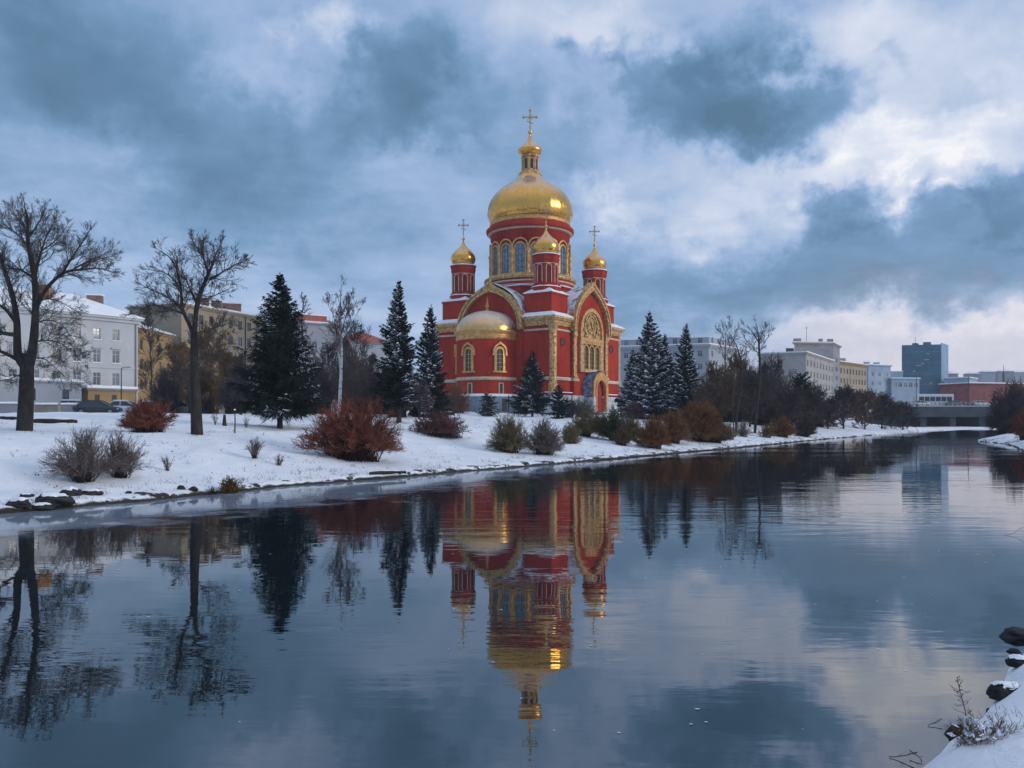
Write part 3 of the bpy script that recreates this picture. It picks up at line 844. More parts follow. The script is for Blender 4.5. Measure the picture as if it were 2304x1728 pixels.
for j in range(NWIN):
    a = A0 + 2 * math.pi * j / NWIN
    T = cyl((0, 0), 6.75, a)
    mb = MB()
    ring(mb, arch_pts(2.05, 26.7, 30.9, 12), arch_pts(1.62, 26.7, 30.9, 12), 0.0, 0.28, T, 0)
    ring(mb, arch_pts(2.62, 30.6, 31.3, 12), arch_pts(2.2, 30.6, 31.3, 12), 0.0, 0.40, T, 0)
    fill(mb, arch_pts(1.63, 26.7, 30.9, 12), 0.06, T, 1)
    for s in (-0.27, 0.27): bar(mb, s - 0.025, s + 0.025, 26.7, 31.5, 0.05, 0.12, T, 2)
    for z in (27.7, 28.7, 29.7, 30.7): bar(mb, -0.8, 0.8, z - 0.025, z + 0.025, 0.05, 0.11, T, 2)
    mb.build('window', [M_GILTP, M_PANE, M_DARK], drum)
    # paired colonnette between windows
    a2 = a + math.pi / NWIN
    c = (7.0 * math.cos(a2), 7.0 * math.sin(a2))
    mb = MB()
    mb.lathe([(0.34, 26.75), (0.34, 27.1), (0.24, 27.25), (0.24, 28.6), (0.31, 28.7), (0.24, 28.8), (0.24, 29.9), (0.30, 30.0), (0.24, 30.1), (0.36, 30.6), (0.40, 30.75)], 12, c, cap=True)
    mb.build('colonnette', M_GILTP, drum)

# great dome
dome_prof = [(7.05, 35.75), (7.12, 35.95), (7.12, 36.15), (6.85, 36.2), (6.95, 36.35), (7.02, 36.5)]
mb = MB(); mb.lathe(dome_prof, 96)
cpart(mb, 'dome_rim', M_GILTP)
prof = [(6.8, 36.45), (7.12, 36.9), (7.36, 37.5), (7.45, 38.1), (7.40, 38.7), (7.25, 39.35), (6.98, 40.1), (6.60, 40.8), (6.08, 41.45), (5.42, 42.1), (4.65, 42.7), (3.85, 43.2), (3.1, 43.65), (2.55, 44.1), (2.2, 44.5), (2.0, 44.95)]
rows = []
n = 144
for r, z in prof:
    rows.append([(r * (1 + 0.011 * (1 if j % 6 == 0 else 0)) * math.cos(2 * math.pi * j / n), r * (1 + 0.011 * (1 if j % 6 == 0 else 0)) * math.sin(2 * math.pi * j / n), z) for j in range(n)])
mb = MB(); mb.grid(rows, 0, True, close=True)
dome = cpart(mb, 'dome', M_DOME)
mb = MB()
mb.grid([oc(r, z) for r, z in ((2.0, 44.75), (2.15, 44.95), (2.15, 45.2), (1.75, 45.35), (1.7, 45.6), (1.38, 45.75), (1.38, 48.0), (1.62, 48.1), (1.62, 48.4), (1.3, 48.5))], 0, False, close=True)
lant = cpart(mb, 'lantern', M_GILT)
for j in range(8):
    am = R(22.5) + math.pi / 8 + 2 * math.pi * j / 8
    ap = 1.38 * math.cos(math.pi / 8)
    T = planar((ap * math.cos(am), ap * math.sin(am), 0), (-math.sin(am), math.cos(am), 0), (math.cos(am), math.sin(am), 0))
    mb = MB(); fill(mb, arch_pts(0.52, 45.9, 47.4, 8), 0.012, T, 1); ring(mb, arch_pts(0.74, 45.85, 47.4, 8), arch_pts(0.52, 45.85, 47.4, 8), 0.0, 0.10, T)
    mb.build('opening', [M_GILTP, M_DARK], lant)
    b = am - math.pi / 8
    mc = MB(); mc.lathe([(0.15, 45.8), (0.10, 45.95), (0.10, 47.6), (0.17, 47.95)], 8, (1.42 * math.cos(b), 1.42 * math.sin(b)))
    mc.build('colonnette', M_GILTP, lant)
mb = MB()
mb.lathe([(1.35, 48.4), (1.55, 48.55), (1.95, 48.85), (2.14, 49.15), (2.12, 49.4), (1.85, 49.75), (1.45, 50.1), (1.05, 50.45), (0.72, 50.8), (0.48, 51.15), (0.33, 51.5), (0.22, 51.9), (0.15, 52.2), (0.3, 52.3), (0.42, 52.55), (0.32, 52.8), (0.12, 52.95), (0.1, 53.2)], 40)
od = cpart(mb, 'onion_dome', M_ONION)
mb = MB(); T3 = lambda s, z, t: (s * ca - t * sa, s * sa + t * ca, z)
cross(mb, (0, 0), 52.9, 56.4, 1.12, T3)
mb.build('cross', M_CROSS, od)

# apse
AC = (0, -HW - 1.5)
mb = MB()
RA = 4.85
def apse_prof(prof, mb_, m=0, n=40):
    rows = []
    for r, z in prof:
        row = [(-r, -HW + 0.1, z)] + [(AC[0] + r * math.cos(math.pi + math.pi * j / n), AC[1] + r * math.sin(math.pi + math.pi * j / n), z) for j in range(n + 1)] + [(r, -HW + 0.1, z)]
        rows.append(row)
    mb_.grid(rows, m, True)
apse_prof([(RA, ZB - 0.4), (RA, 15.4)], mb)
apse = cpart(mb, 'apse', M_RED)
mb = MB(); apse_prof([(RA - 0.1, ZB - 0.5), (RA + 0.75, ZB - 0.5), (RA + 0.75, 5.9), (RA + 0.02, 5.95)], mb); mb.build('plinth', mat('blue_grey_plinth', (0.13, 0.17, 0.23), (0.22, 0.27, 0.33), scale=1.2, rough=0.85), apse)
mb = MB(); apse_prof([(RA + 0.80, 5.75), (RA + 0.80, 5.98), (RA + 0.65, 6.08), (RA + 0.02, 6.2)], mb); mb.build('plinth_snow', M_SNOW, apse)
mb = MB(); apse_prof([(RA, 8.3), (RA + 0.2, 8.35), (RA + 0.2, 8.75), (RA, 8.85)], mb); mb.build('string_course', M_CREAM, apse)
mb = MB(); apse_prof([(RA, 14.75), (RA + 0.12, 14.8), (RA + 0.16, 15.05), (RA + 0.2, 15.2), (RA + 0.05, 15.25), (RA + 0.1, 15.7), (RA + 0.38, 15.95), (RA + 0.45, 16.2), (RA + 0.1, 16.3)], mb)
mb.build('cornice', M_GILTP, apse)
mb = MB()
pr = [((RA + 0.2) * math.cos(t), 16.25 + 3.45 * math.sin(t)) for t in [R(x) for x in (0, 8, 18, 30, 42, 54, 66, 77, 86)]]
rows = []
for r, z in pr:
    k = r / (RA + 0.2)
    rows.append([(-r, -HW - 0.2, z)] + [(r * math.cos(math.pi + math.pi * j / 40), AC[1] + r * math.sin(math.pi + math.pi * j / 40), z) for j in range(41)] + [(r, -HW - 0.2, z)])
mb.grid(rows, 0, True)
hd = mb.build('half_dome', M_HALF, apse)
mb = MB(); fx, fy = 0, AC[1] + 0.2
mb.lathe([(0.5, 19.55), (0.42, 19.8), (0.2, 19.95), (0.16, 20.2), (0.32, 20.35), (0.36, 20.6), (0.2, 20.9), (0.12, 21.2), (0.22, 21.35), (0.1, 21.6), (0.02, 22.1)], 14, (fx, fy))
mb.build('finial', M_GILTP, apse)
for deg in (-90 - 60, -90, -90 + 60):
    a = R(deg)
    T = cyl(AC, RA, a)
    mb = MB()
    ring(mb, arch_pts(1.78, 9.75, 12.7, 14), arch_pts(1.02, 9.75, 12.7, 14), 0.0, 0.22, T)
    ring(mb, arch_pts(2.25, 12.45, 12.9, 14, keel=0.3), arch_pts(1.7, 12.45, 12.9, 14, keel=0.2), 0.0, 0.42, T)
    for s in (-1.05, 1.05): bar(mb, s - 0.16, s + 0.16, 12.15, 12.5, 0.0, 0.4, T)
    bar(mb, -1.1, 1.1, 9.5, 9.75, 0.0, 0.34, T, n=4)
    fill(mb, arch_pts(1.03, 9.75, 12.7, 14), 0.05, T, 1)
    bar(mb, -0.03, 0.03, 9.75, 13.1, 0.045, 0.10, T, 2)
    for z in (10.4, 11.05, 11.7, 12.35): bar(mb, -0.5, 0.5, z - 0.03, z + 0.03, 0.045, 0.09, T, 2)
    mb.build('window', [M_GILTP, M_PANED, M_CREAM], apse)
    mb = MB()
    T = cyl(AC, RA, a + R(3))
    ring(mb, [(-0.42, 6.2), (-0.42, 7.9), (0.42, 7.9), (0.42, 6.2)], [(-0.28, 6.2), (-0.28, 7.76), (0.28, 7.76), (0.28, 6.2)], 0, 0.12, T)
    bar(mb, -0.29, 0.29, 6.2, 7.77, 0, 0.03, T, 1)
    mb.build('basement_window', [M_CREAM, M_PANED], apse)
mb = MB(); T = cyl(AC, RA + 0.75, R(-90 + 62))
bar(mb, -0.1, 0.75, 3.4, 5.4, 0, 0.06, T); bar(mb, 1.0, 1.12, 3.4, 5.9, 0.02, 0.14, T)
mb.build('basement_door', M_DARK, apse)

# blind arches and roundels
for k in ('apse', 'back', 'far'):
    for s in (-8.6, 8.6):
        mb = MB(); ring(mb, arch_pts(2.4, 9.6, 13.5, 14), arch_pts(2.1, 9.6, 13.5, 14), 0.0, 0.07, FT[k])
        cpart(mb, 'blind_arch', M_RED)
for s in (-8.75, 8.3):
    mb = MB()
    c = Vector(FT['portal'](s, 14.45, 0))
    rows = []
    for r, o in ((0.72, 0.0), (0.72, 0.1), (0.52, 0.1), (0.5, 0.03)):
        rows.append([FT['portal'](s + r * math.cos(2 * math.pi * j / 20), 14.45 + r * math.sin(2 * math.pi * j / 20), o) for j in range(20)])
    mb.grid(rows, 0, False, close=True); mb.face(rows[-1], 1)
    cpart(mb, 'roundel', [M_REDD, M_PANED])

# portal front: pilasters, great window with relief, porch
T = FT['portal']
for s in (-5.55, 5.55):
    mb = MB()
    bar(mb, s - 0.45, s + 0.45, 8.8, 15.6, 0.35, 0.62, T); bar(mb, s - 0.6, s + 0.6, 15.6, 15.95, 0.35, 0.78, T); bar(mb, s - 0.5, s + 0.5, 15.95, 16.9, 0.35, 0.74, T)
    bar(mb, s - 0.62, s + 0.62, 8.75, 9.3, 0.35, 0.75, T)
    cpart(mb, 'pilaster', M_GILT)
    mb = MB(); bar(mb, s - 0.6, s + 0.6, 6.4, 8.3, 0.35, 0.7, T); cpart(mb, 'pilaster_base', M_RED)
mb = MB()
ring(mb, arch_pts(8.0, 15.6, 16.5, 28, keel=0.1, rise=1.02), arch_pts(7.0, 15.6, 16.5, 28, rise=1.0), 0.35, 0.78, T)
bar(mb, -4.05, 4.05, 15.0, 15.6, 0.35, 0.85, T)
pw = cpart(mb, 'portal_surround', M_GILTP)
mb = MB(); fill(mb, arch_pts(7.0, 15.6, 16.5, 28), 0.45, T)
# raised relief: rings and scrolls
for rr, zc in ((2.3, 17.6), (1.5, 17.9)):
    ring(mb, [(rr * math.cos(2 * math.pi * j / 30), zc + rr * math.sin(2 * math.pi * j / 30)) for j in range(31)], [((rr - 0.22) * math.cos(2 * math.pi * j / 30), zc + (rr - 0.22) * math.sin(2 * math.pi * j / 30)) for j in range(31)], 0.45, 0.66, T, feet=False)
rng = random.Random(5)
for i in range(46):
    a = rng.uniform(0, math.pi * 2); q = rng.uniform(0.4, 3.0); s0, z0 = q * math.cos(a), 17.4 + 0.75 * q * math.sin(a)
    if z0 < 15.8 or s0 * s0 + (z0 - 16.5) ** 2 > 3.1 ** 2: continue
    cv = [(s0 + 0.34 * (1 - t) * math.cos(a + t * 5), z0 + 0.34 * (1 - t) * math.sin(a + t * 5)) for t in (0, .15, .3, .45, .6, .75, .9)]
    mb.tube([T(x, y, 0.56) for x, y in cv], [0.09] * 6 + [0.04], 5)
mb.build('relief', M_GILT, pw)
mb = MB()
ou = [(-4.05, 10.2), (-4.05, 15.0), (4.05, 15.0), (4.05, 10.2)]; inn = [(-2.9, 10.5), (-2.9, 14.6), (2.9, 14.6), (2.9, 10.5)]
ring(mb, ou, inn, 0.35, 0.75, T)
bar(mb, -4.2, 4.2, 9.9, 10.5, 0.35, 0.85, T)
mb.build('window_frame', M_GILT, pw)
for s in (-1.95, 0, 1.95):
    mb = MB()
    ring(mb, arch_pts(1.95, 10.5, 13.6, 12), arch_pts(1.45, 10.5, 13.6, 12), 0.40, 0.68, T)
    fill(mb, arch_pts(1.46, 10.5, 13.6, 12), 0.44, T, 1)
    bar(mb, -0.03 + s - s, 0.03, 10.5, 14.2, 0.43, 0.5, T, 2)
    for z in (11.2, 11.9, 12.6, 13.3): bar(mb, -0.7, 0.7, z - 0.03, z + 0.03, 0.43, 0.49, T, 2)
    o = mb.build('window', [M_GILTP, M_PANED, M_GILTP], pw)
    o.location = Vector(T(s, 0, 0)) - Vector(T(0, 0, 0))

# porch
mb = MB()
rows = [[T(s, z, out) for s, z in arch_pts(5.6, 6.0, 7.3, 24, keel=0.04)] for out in (0.35, 2.2)]
mb.grid(rows, 0, True)
rows = [[T(s, z, out) for s, z in arch_pts(5.2, 6.0, 7.3, 24, keel=0.02)] for out in (2.2, 0.35)]
mb.grid(rows, 0, True)
porch = cpart(mb, 'porch', M_BLUEROOF)
mb = MB()
mb.grid([[T(2.83 * math.cos(t), 7.3 + 2.95 * math.sin(t) + 0.05, out) for t in [R(x) for x in range(58, 123, 5)]] for out in (0.45, 2.1)], 0, True)
mb.build('porch_snow', M_SNOW, porch)
mb = MB(); ring(mb, arch_pts(5.25, 3.5, 7.3, 24, keel=0.12), arch_pts(3.5, 3.5, 7.0, 24, keel=0.05), 1.9, 2.4, T); ring(mb, arch_pts(3.9, 3.5, 7.0, 24, keel=0.1), arch_pts(3.2, 3.5, 7.0, 24), 2.0, 2.54, T)
mb.build('portal_arch', M_GILTP, porch)
for s in (-2.25, 2.25):
    mb = MB(); bar(mb, s - 0.5, s + 0.5, 3.3, 5.8, 0.35, 2.45, T); mb.build('porch_base', M_STONE, porch)
mb = MB(); fill(mb, arch_pts(3.3, 3.5, 7.0, 18), 1.75, T); bar(mb, -0.03, 0.03, 3.5, 8.5, 1.75, 1.8, T); 
for s in (-0.85, 0.85):
    for z0, z1 in ((4.0, 5.3), (5.6, 6.9)): bar(mb, s - 0.5, s + 0.5, z0, z1, 1.75, 1.8, T)
mb.build('door', M_DOOR, porch)
# ------------------------------------------------------------------ plants
M_BARK = mat('dark_wet_bark', (0.016, 0.014, 0.014), (0.045, 0.038, 0.034), scale=3, detail=7, rough=0.9, bump=0.8, bscale=5, stretch=(2.2, 2.2, 0.6))
M_TWIG = mat('bare_twigs', (0.045, 0.038, 0.038), (0.075, 0.063, 0.060), scale=1.0, rough=0.9)
M_TWIGB = mat('brown_twigs', (0.075, 0.047, 0.031), (0.125, 0.080, 0.052), scale=0.6, rough=0.9)
M_TWIGP = mat('plum_brown_twigs', (0.058, 0.043, 0.046), (0.10, 0.070, 0.068), scale=0.6, rough=0.9)
M_BIRCH = mat('white_birch_bark', (0.10, 0.10, 0.10), (0.52, 0.52, 0.52), scale=2.2, detail=5, rough=0.8, contrast=(0.36, 0.44), stretch=(1, 1, 3))
M_NEEDLE = mat('spruce_needles', (0.005, 0.011, 0.011), (0.014, 0.026, 0.022), scale=0.7, rough=0.8, spec=0.15)
M_NEEDLEG = mat('green_needles', (0.014, 0.026, 0.018), (0.03, 0.045, 0.03), scale=0.7, rough=0.8, spec=0.15)
M_SNOWB = mat('snow_on_branches', (0.62, 0.68, 0.78), (0.80, 0.83, 0.88), scale=2, rough=0.8)
M_REDTW = mat('rust_red_twigs', (0.14, 0.042, 0.026), (0.25, 0.082, 0.050), scale=0.9, rough=0.85)
M_REDST = mat('dark_red_stems', (0.025, 0.012, 0.012), (0.045, 0.020, 0.018), scale=1.0, rough=0.9)
M_PURTW = mat('plum_red_twigs', (0.085, 0.034, 0.038), (0.15, 0.06, 0.06), scale=0.9, rough=0.85)
M_OLIVE = mat('olive_twigs', (0.11, 0.088, 0.040), (0.20, 0.16, 0.08), scale=0.8, rough=0.85)
M_GREYTW = mat('grey_brown_twigs', (0.115, 0.092, 0.084), (0.20, 0.165, 0.15), scale=0.8, rough=0.85)
M_ORANGE = mat('rust_orange_foliage', (0.13, 0.060, 0.026), (0.25, 0.118, 0.052), scale=0.8, rough=0.85)
M_OCHRE = mat('withered_ochre_leaves', (0.09, 0.055, 0.018), (0.19, 0.11, 0.03), scale=0.5, rough=0.85)
M_GREEN = mat('dull_green_leaves', (0.030, 0.042, 0.016), (0.06, 0.075, 0.03), scale=0.9, rough=0.85)
M_GOLDL = mat('golden_leaves', (0.22, 0.12, 0.025), (0.40, 0.24, 0.05), scale=0.9, rough=0.85)
M_STEMD = mat('dark_stems', (0.020, 0.017, 0.016), (0.040, 0.032, 0.028), scale=1.0, rough=0.9)

def _rot(d, ang, az, rng):
    """unit vector at angle ang from d, spun by az"""
    a = d.cross(Vector((0, 0, 1)) if abs(d.z) < 0.9 else Vector((1, 0, 0))).normalized(); b = d.cross(a)
    return (d * math.cos(ang) + (a * math.cos(az) + b * math.sin(az)) * math.sin(ang)).normalized()

def grow(S, p, d, L, r, lvl, rng, up=0.12, nseg=4, kids=5, spread=(16, 46), wob=0.07, rmin=0.006, ratio=(0.50, 0.80)):
    pts = [p]; rs = [r]
    st = L / nseg
    for i in range(nseg):
        d = (d + Vector((rng.gauss(0, wob), rng.gauss(0, wob), rng.gauss(0, wob) + up))).normalized()
        p = p + d * st
        q = max(rmin, r * (1 - 0.72 * (i + 1) / nseg))
        S.append((pts[-1], p, rs[-1], q)); pts.append(p); rs.append(q)
        if lvl > 0:
            n = kids / nseg; n = int(n) + (rng.random() < n - int(n))
            for _ in range(n if i else max(0, n - 1)):
                f = rng.random(); b = pts[-2].lerp(p, f)
                dd = _rot(d, R(rng.uniform(*spread)), rng.uniform(0, 2 * math.pi), rng)
                grow(S, b, dd, L * rng.uniform(*ratio) * (1 - 0.25 * i / nseg), max(rmin, rs[-2] * 0.55), lvl - 1, rng, up, max(2, nseg - 1), kids, spread, wob, rmin, ratio)

def split_tree(S, root, r_cut, m_trunk, m_crown, tsides=7):
    big = [s for s in S if max(s[2], s[3]) > r_cut]; small = [s for s in S if max(s[2], s[3]) <= r_cut]
    if big: segs_mesh('trunk', big, m_trunk, root, tsides)
    if small: segs_mesh('crown', small, m_crown, root, 3)

def limb_tree(label, base, d, limbs, seed, lvl=3, kids=5, tw=1.0, r_cut=0.055, mats=(None, None), dens=1.0, rmin=0.007, cat='tree', group=None, name='bare_tree', up=0.07, squat=1.0):
    """limbs: (list of measured (u, v, depth offset), radius at start, radius at end, bare fraction)"""
    rng = random.Random(seed)
    bx, by, bz = base
    root = thing(name, label, cat, (bx, by, bz), 0, group)
    S = []
    for pts, r0, r1, bare in limbs:
        P = []
        for q in pts:
            u, v = q[0], 930 - (930 - q[1]) * squat; dd = d + (q[2] if len(q) > 2 else 0)
            P.append(Vector(((u - 1106) / FU * dd - bx, dd - by, zat(v, dd) - bz)))
        # smooth the polyline
        fine = []
        for i in range(len(P) - 1):
            p0, p1, p2, p3 = P[max(i - 1, 0)], P[i], P[i + 1], P[min(i + 2, len(P) - 1)]
            for k in range(4):
                t = k / 4
                fine.append(0.5 * ((2 * p1) + (p2 - p0) * t + (2 * p0 - 5 * p1 + 4 * p2 - p3) * t * t + (3 * p1 - p0 - 3 * p2 + p3) * t ** 3))
        fine.append(P[-1])
        n = len(fine) - 1
        tot = sum((fine[i + 1] - fine[i]).length for i in range(n))
        acc = 0
        for i in range(n):
            a, b = r0 + (r1 - r0) * i / n, r0 + (r1 - r0) * (i + 1) / n
            S.append((fine[i], fine[i + 1], a, b))
            sl = (fine[i + 1] - fine[i]).length; acc += sl
            f = acc / tot
            if f > bare:
                cnt = sl * 2.6 * dens * (1.05 - 0.25 * f)
                cnt = int(cnt) + (rng.random() < cnt - int(cnt))
                dr = (fine[i + 1] - fine[i]).normalized()
                for _ in range(cnt):
                    dd = _rot(dr, R(rng.uniform(20, 55)), rng.uniform(0, 2 * math.pi), rng)
                    Lb = tw * rng.uniform(0.5, 1.2) * (1.3 - 0.75 * f)
                    grow(S, fine[i].lerp(fine[i + 1], rng.random()), dd, Lb, min(a * 0.5, 0.035), lvl - 1, rng, up, 4, kids, rmin=rmin)
        grow(S, fine[-1], (fine[-1] - fine[-2]).normalized(), tw * 0.5, r1, lvl - 1, rng, up, 4, kids, rmin=rmin)
    split_tree(S, root, r_cut, mats[0] or M_BARK, mats[1] or M_TWIG)
    return root

def auto_tree(label, base, H, W, seed, clear=0.3, lvl=3, mats=(None, None), r=0.14, name='bare_tree', cat='tree', group=None, nl=16, up=0.10, rmin=0.008, leaves=None, lsize=0.08, nleaf=0, kids=4, r_cut=0.05, ang=(35, 65)):
    """bare tree with one stem, crown W wide"""
    rng = random.Random(seed)
    root = thing(name, label, cat, base, 0, group)
    S = []; p = Vector((0, 0, -0.15)); d = Vector((rng.gauss(0, .03), rng.gauss(0, .03), 1)).normalized()
    n = 12; pts = [p]
    for i in range(n):
        d = (d + Vector((rng.gauss(0, .05), rng.gauss(0, .05), 0.08))).normalized(); p = p + d * (H * 0.93 / n)
        a, b = r * (1 - 0.9 * i / n), r * (1 - 0.9 * (i + 1) / n)
        S.append((pts[-1], p, max(a, .01) * (1.35 if i == 0 else 1), max(b, .01))); pts.append(p)
    for k in range(nl):
        f = clear + (0.97 - clear) * (k + rng.random()) / nl
        i = min(n - 1, int(f * n)); b = pts[i].lerp(pts[i + 1], f * n - i)
        g = (f - clear) / (1 - clear)
        Lb = W * 0.5 * (0.55 + 0.6 * math.sin(math.pi * min(1, g * 0.85 + 0.12))) * rng.uniform(0.75, 1.15) * (1 - 0.35 * g)
        dd = _rot(Vector((0, 0, 1)), R(rng.uniform(*ang) * (1 - 0.4 * g)), rng.uniform(0, 2 * math.pi), rng)
        grow(S, b, dd, Lb, r * 0.45 * (1 - 0.75 * f), lvl - 1, rng, up, 4, kids, rmin=rmin)
    split_tree(S, root, r_cut, mats[0] or M_BARK, mats[1] or M_TWIG, 6)
    if nleaf: leaf_mesh('foliage', S, nleaf, lsize, leaves, root, rng)
    return root

def leaf_quads(C, size, rng, flat=0.0):
    C = np.asarray(C); n = len(C)
    g = np.random.default_rng(rng.randrange(1 << 30))
    a = g.normal(size=(n, 3)); a /= np.linalg.norm(a, axis=1, keepdims=True)
    b = np.cross(a, g.normal(size=(n, 3))); b /= np.linalg.norm(b, axis=1, keepdims=True)
    s = size * g.uniform(0.6, 1.4, (n, 1))
    V = np.stack([C - a * s, C - b * s * 0.5, C + a * s, C + b * s * 0.5], 1).reshape(-1, 3)
    F = np.arange(4 * n).reshape(n, 4)
    return V, F
def leaf_mesh(name, S, n, size, m, root, rng):
    ends = [s for s in S if s[3] < 0.02]
    C = []
    for _ in range(n):
        s = rng.choice(ends); f = rng.random()
        C.append(tuple(s[0].lerp(s[1], f) + Vector((rng.gauss(0, size), rng.gauss(0, size), rng.gauss(0, size)))))
    V, F = leaf_quads(C, size, rng)
    return np_mesh(name, V, F, m, root)

def shrub(label, base, w, h, seed, m_stem, m_twig, dp=None, nstem=110, ntw=9, name='shrub', cat='shrub', group=None, foot=0.16, tight=0.0, rst=0.014, rtw=0.007, tl=0.16, top=0.55, snow=0, leaves=None, nleaf=0, lsize=0.04, lean=0.0, clumps=1, phimax=88, sub=2):
    """many stems fanning from a small foot to a rounded outline"""
    rng = random.Random(seed)
    dp = dp or w * 0.8
    root = thing(name, label, cat, base, 0, group)
    ST, TW, tips = [], [], []
    for c in range(clumps):
        cx = 0 if clumps == 1 else (c / (clumps - 1) - 0.5) * w * 0.36
        cw = w if clumps == 1 else w * 0.80
        ch = h * (1 if c % 2 == 0 else 0.92)
        for i in range(nstem // clumps):
            az = rng.uniform(0, 2 * math.pi); ph = R(phimax) * (rng.random() ** 0.75)
            k = rng.uniform(0.70, 1.0) if rng.random() > tight else rng.uniform(0.92, 1.0)
            k *= 1 + 0.16 * math.sin(az * 3 + seed) * math.sin(ph * 2 + seed) + 0.10 * mnoise.noise(Vector((az * 1.6, ph * 2.2, seed)))
            e = Vector((cx + math.sin(ph) * math.cos(az) * cw / 2 * k + lean * h, math.sin(ph) * math.sin(az) * dp / 2 * k, (0.05 + 0.95 * math.cos(ph)) * ch * k))
            ba = rng.uniform(0, 2 * math.pi); br = foot * math.sqrt(rng.random())
            b = Vector((cx * (0.9 if clumps > 1 else 1) + cw * br * math.cos(ba), dp * br * math.sin(ba), -0.12))
            c1 = b.lerp(e, 0.45) + Vector((0, 0, ch * rng.uniform(0.10, 0.28) * math.sin(ph)))
            n = 5; pts = [b * (1 - t) ** 2 + c1 * 2 * t * (1 - t) + e * t * t for t in [j / n for j in range(n + 1)]]
            for j in range(n):
                q0, q1 = rst * (1 - 0.75 * j / n), rst * (1 - 0.75 * (j + 1) / n)
                (ST if (j + 0.5) / n < top else TW).append((pts[j], pts[j + 1], q0, max(rtw, q1)))
            for _ in range(ntw):
                f = rng.uniform(max(0.2, top - 0.3), 1.0); j = min(n - 1, int(f * n)); o = pts[j].lerp(pts[j + 1], f * n - j)
                tdir = (pts[j + 1] - pts[j]).normalized()
                dd = _rot(tdir, R(rng.uniform(15, 55)), rng.uniform(0, 2 * math.pi), rng); dd.z += 0.25; dd.normalize()
                Lt = h * tl * rng.uniform(0.5, 1.2)
                p1 = o + dd * Lt * 0.5; p2 = p1 + (dd + Vector((rng.gauss(0, .2), rng.gauss(0, .2), rng.gauss(0.1, .2)))).normalized() * Lt * 0.5
                TW.append((o, p1, rtw, rtw * 0.85)); TW.append((p1, p2, rtw * 0.85, rtw * 0.55)); tips.append(p2)
                for _ in range(sub):
                    p3 = o.lerp(p2, rng.uniform(0.3, 0.9)); dd2 = _rot(dd, R(rng.uniform(20, 55)), rng.uniform(0, 2 * math.pi), rng)
                    TW.append((p3, p3 + dd2 * Lt * rng.uniform(0.3, 0.6), rtw * 0.8, rtw * 0.5)); tips.append(TW[-1][1])
    segs_mesh('stems', ST, m_stem, root, 3)
    segs_mesh('twigs', TW, m_twig, root, 3)
    if nleaf:
        C = [tuple(rng.choice(tips) + Vector((rng.gauss(0, lsize * 1.2), rng.gauss(0, lsize * 1.2), rng.gauss(0, lsize * 1.2)))) for _ in range(nleaf)]
        V, F = leaf_quads(C, lsize, rng); np_mesh('foliage', V, F, leaves or m_twig, root)
    if snow:
        C = [tuple(rng.choice(tips) * rng.uniform(0.75, 1.0) + Vector((0, 0, 0.02))) for _ in range(snow)]
        V, F = leaf_quads(C, max(0.03, lsize), rng); np_mesh('clinging_snow', V, F, M_SNOWB, root)
    return root

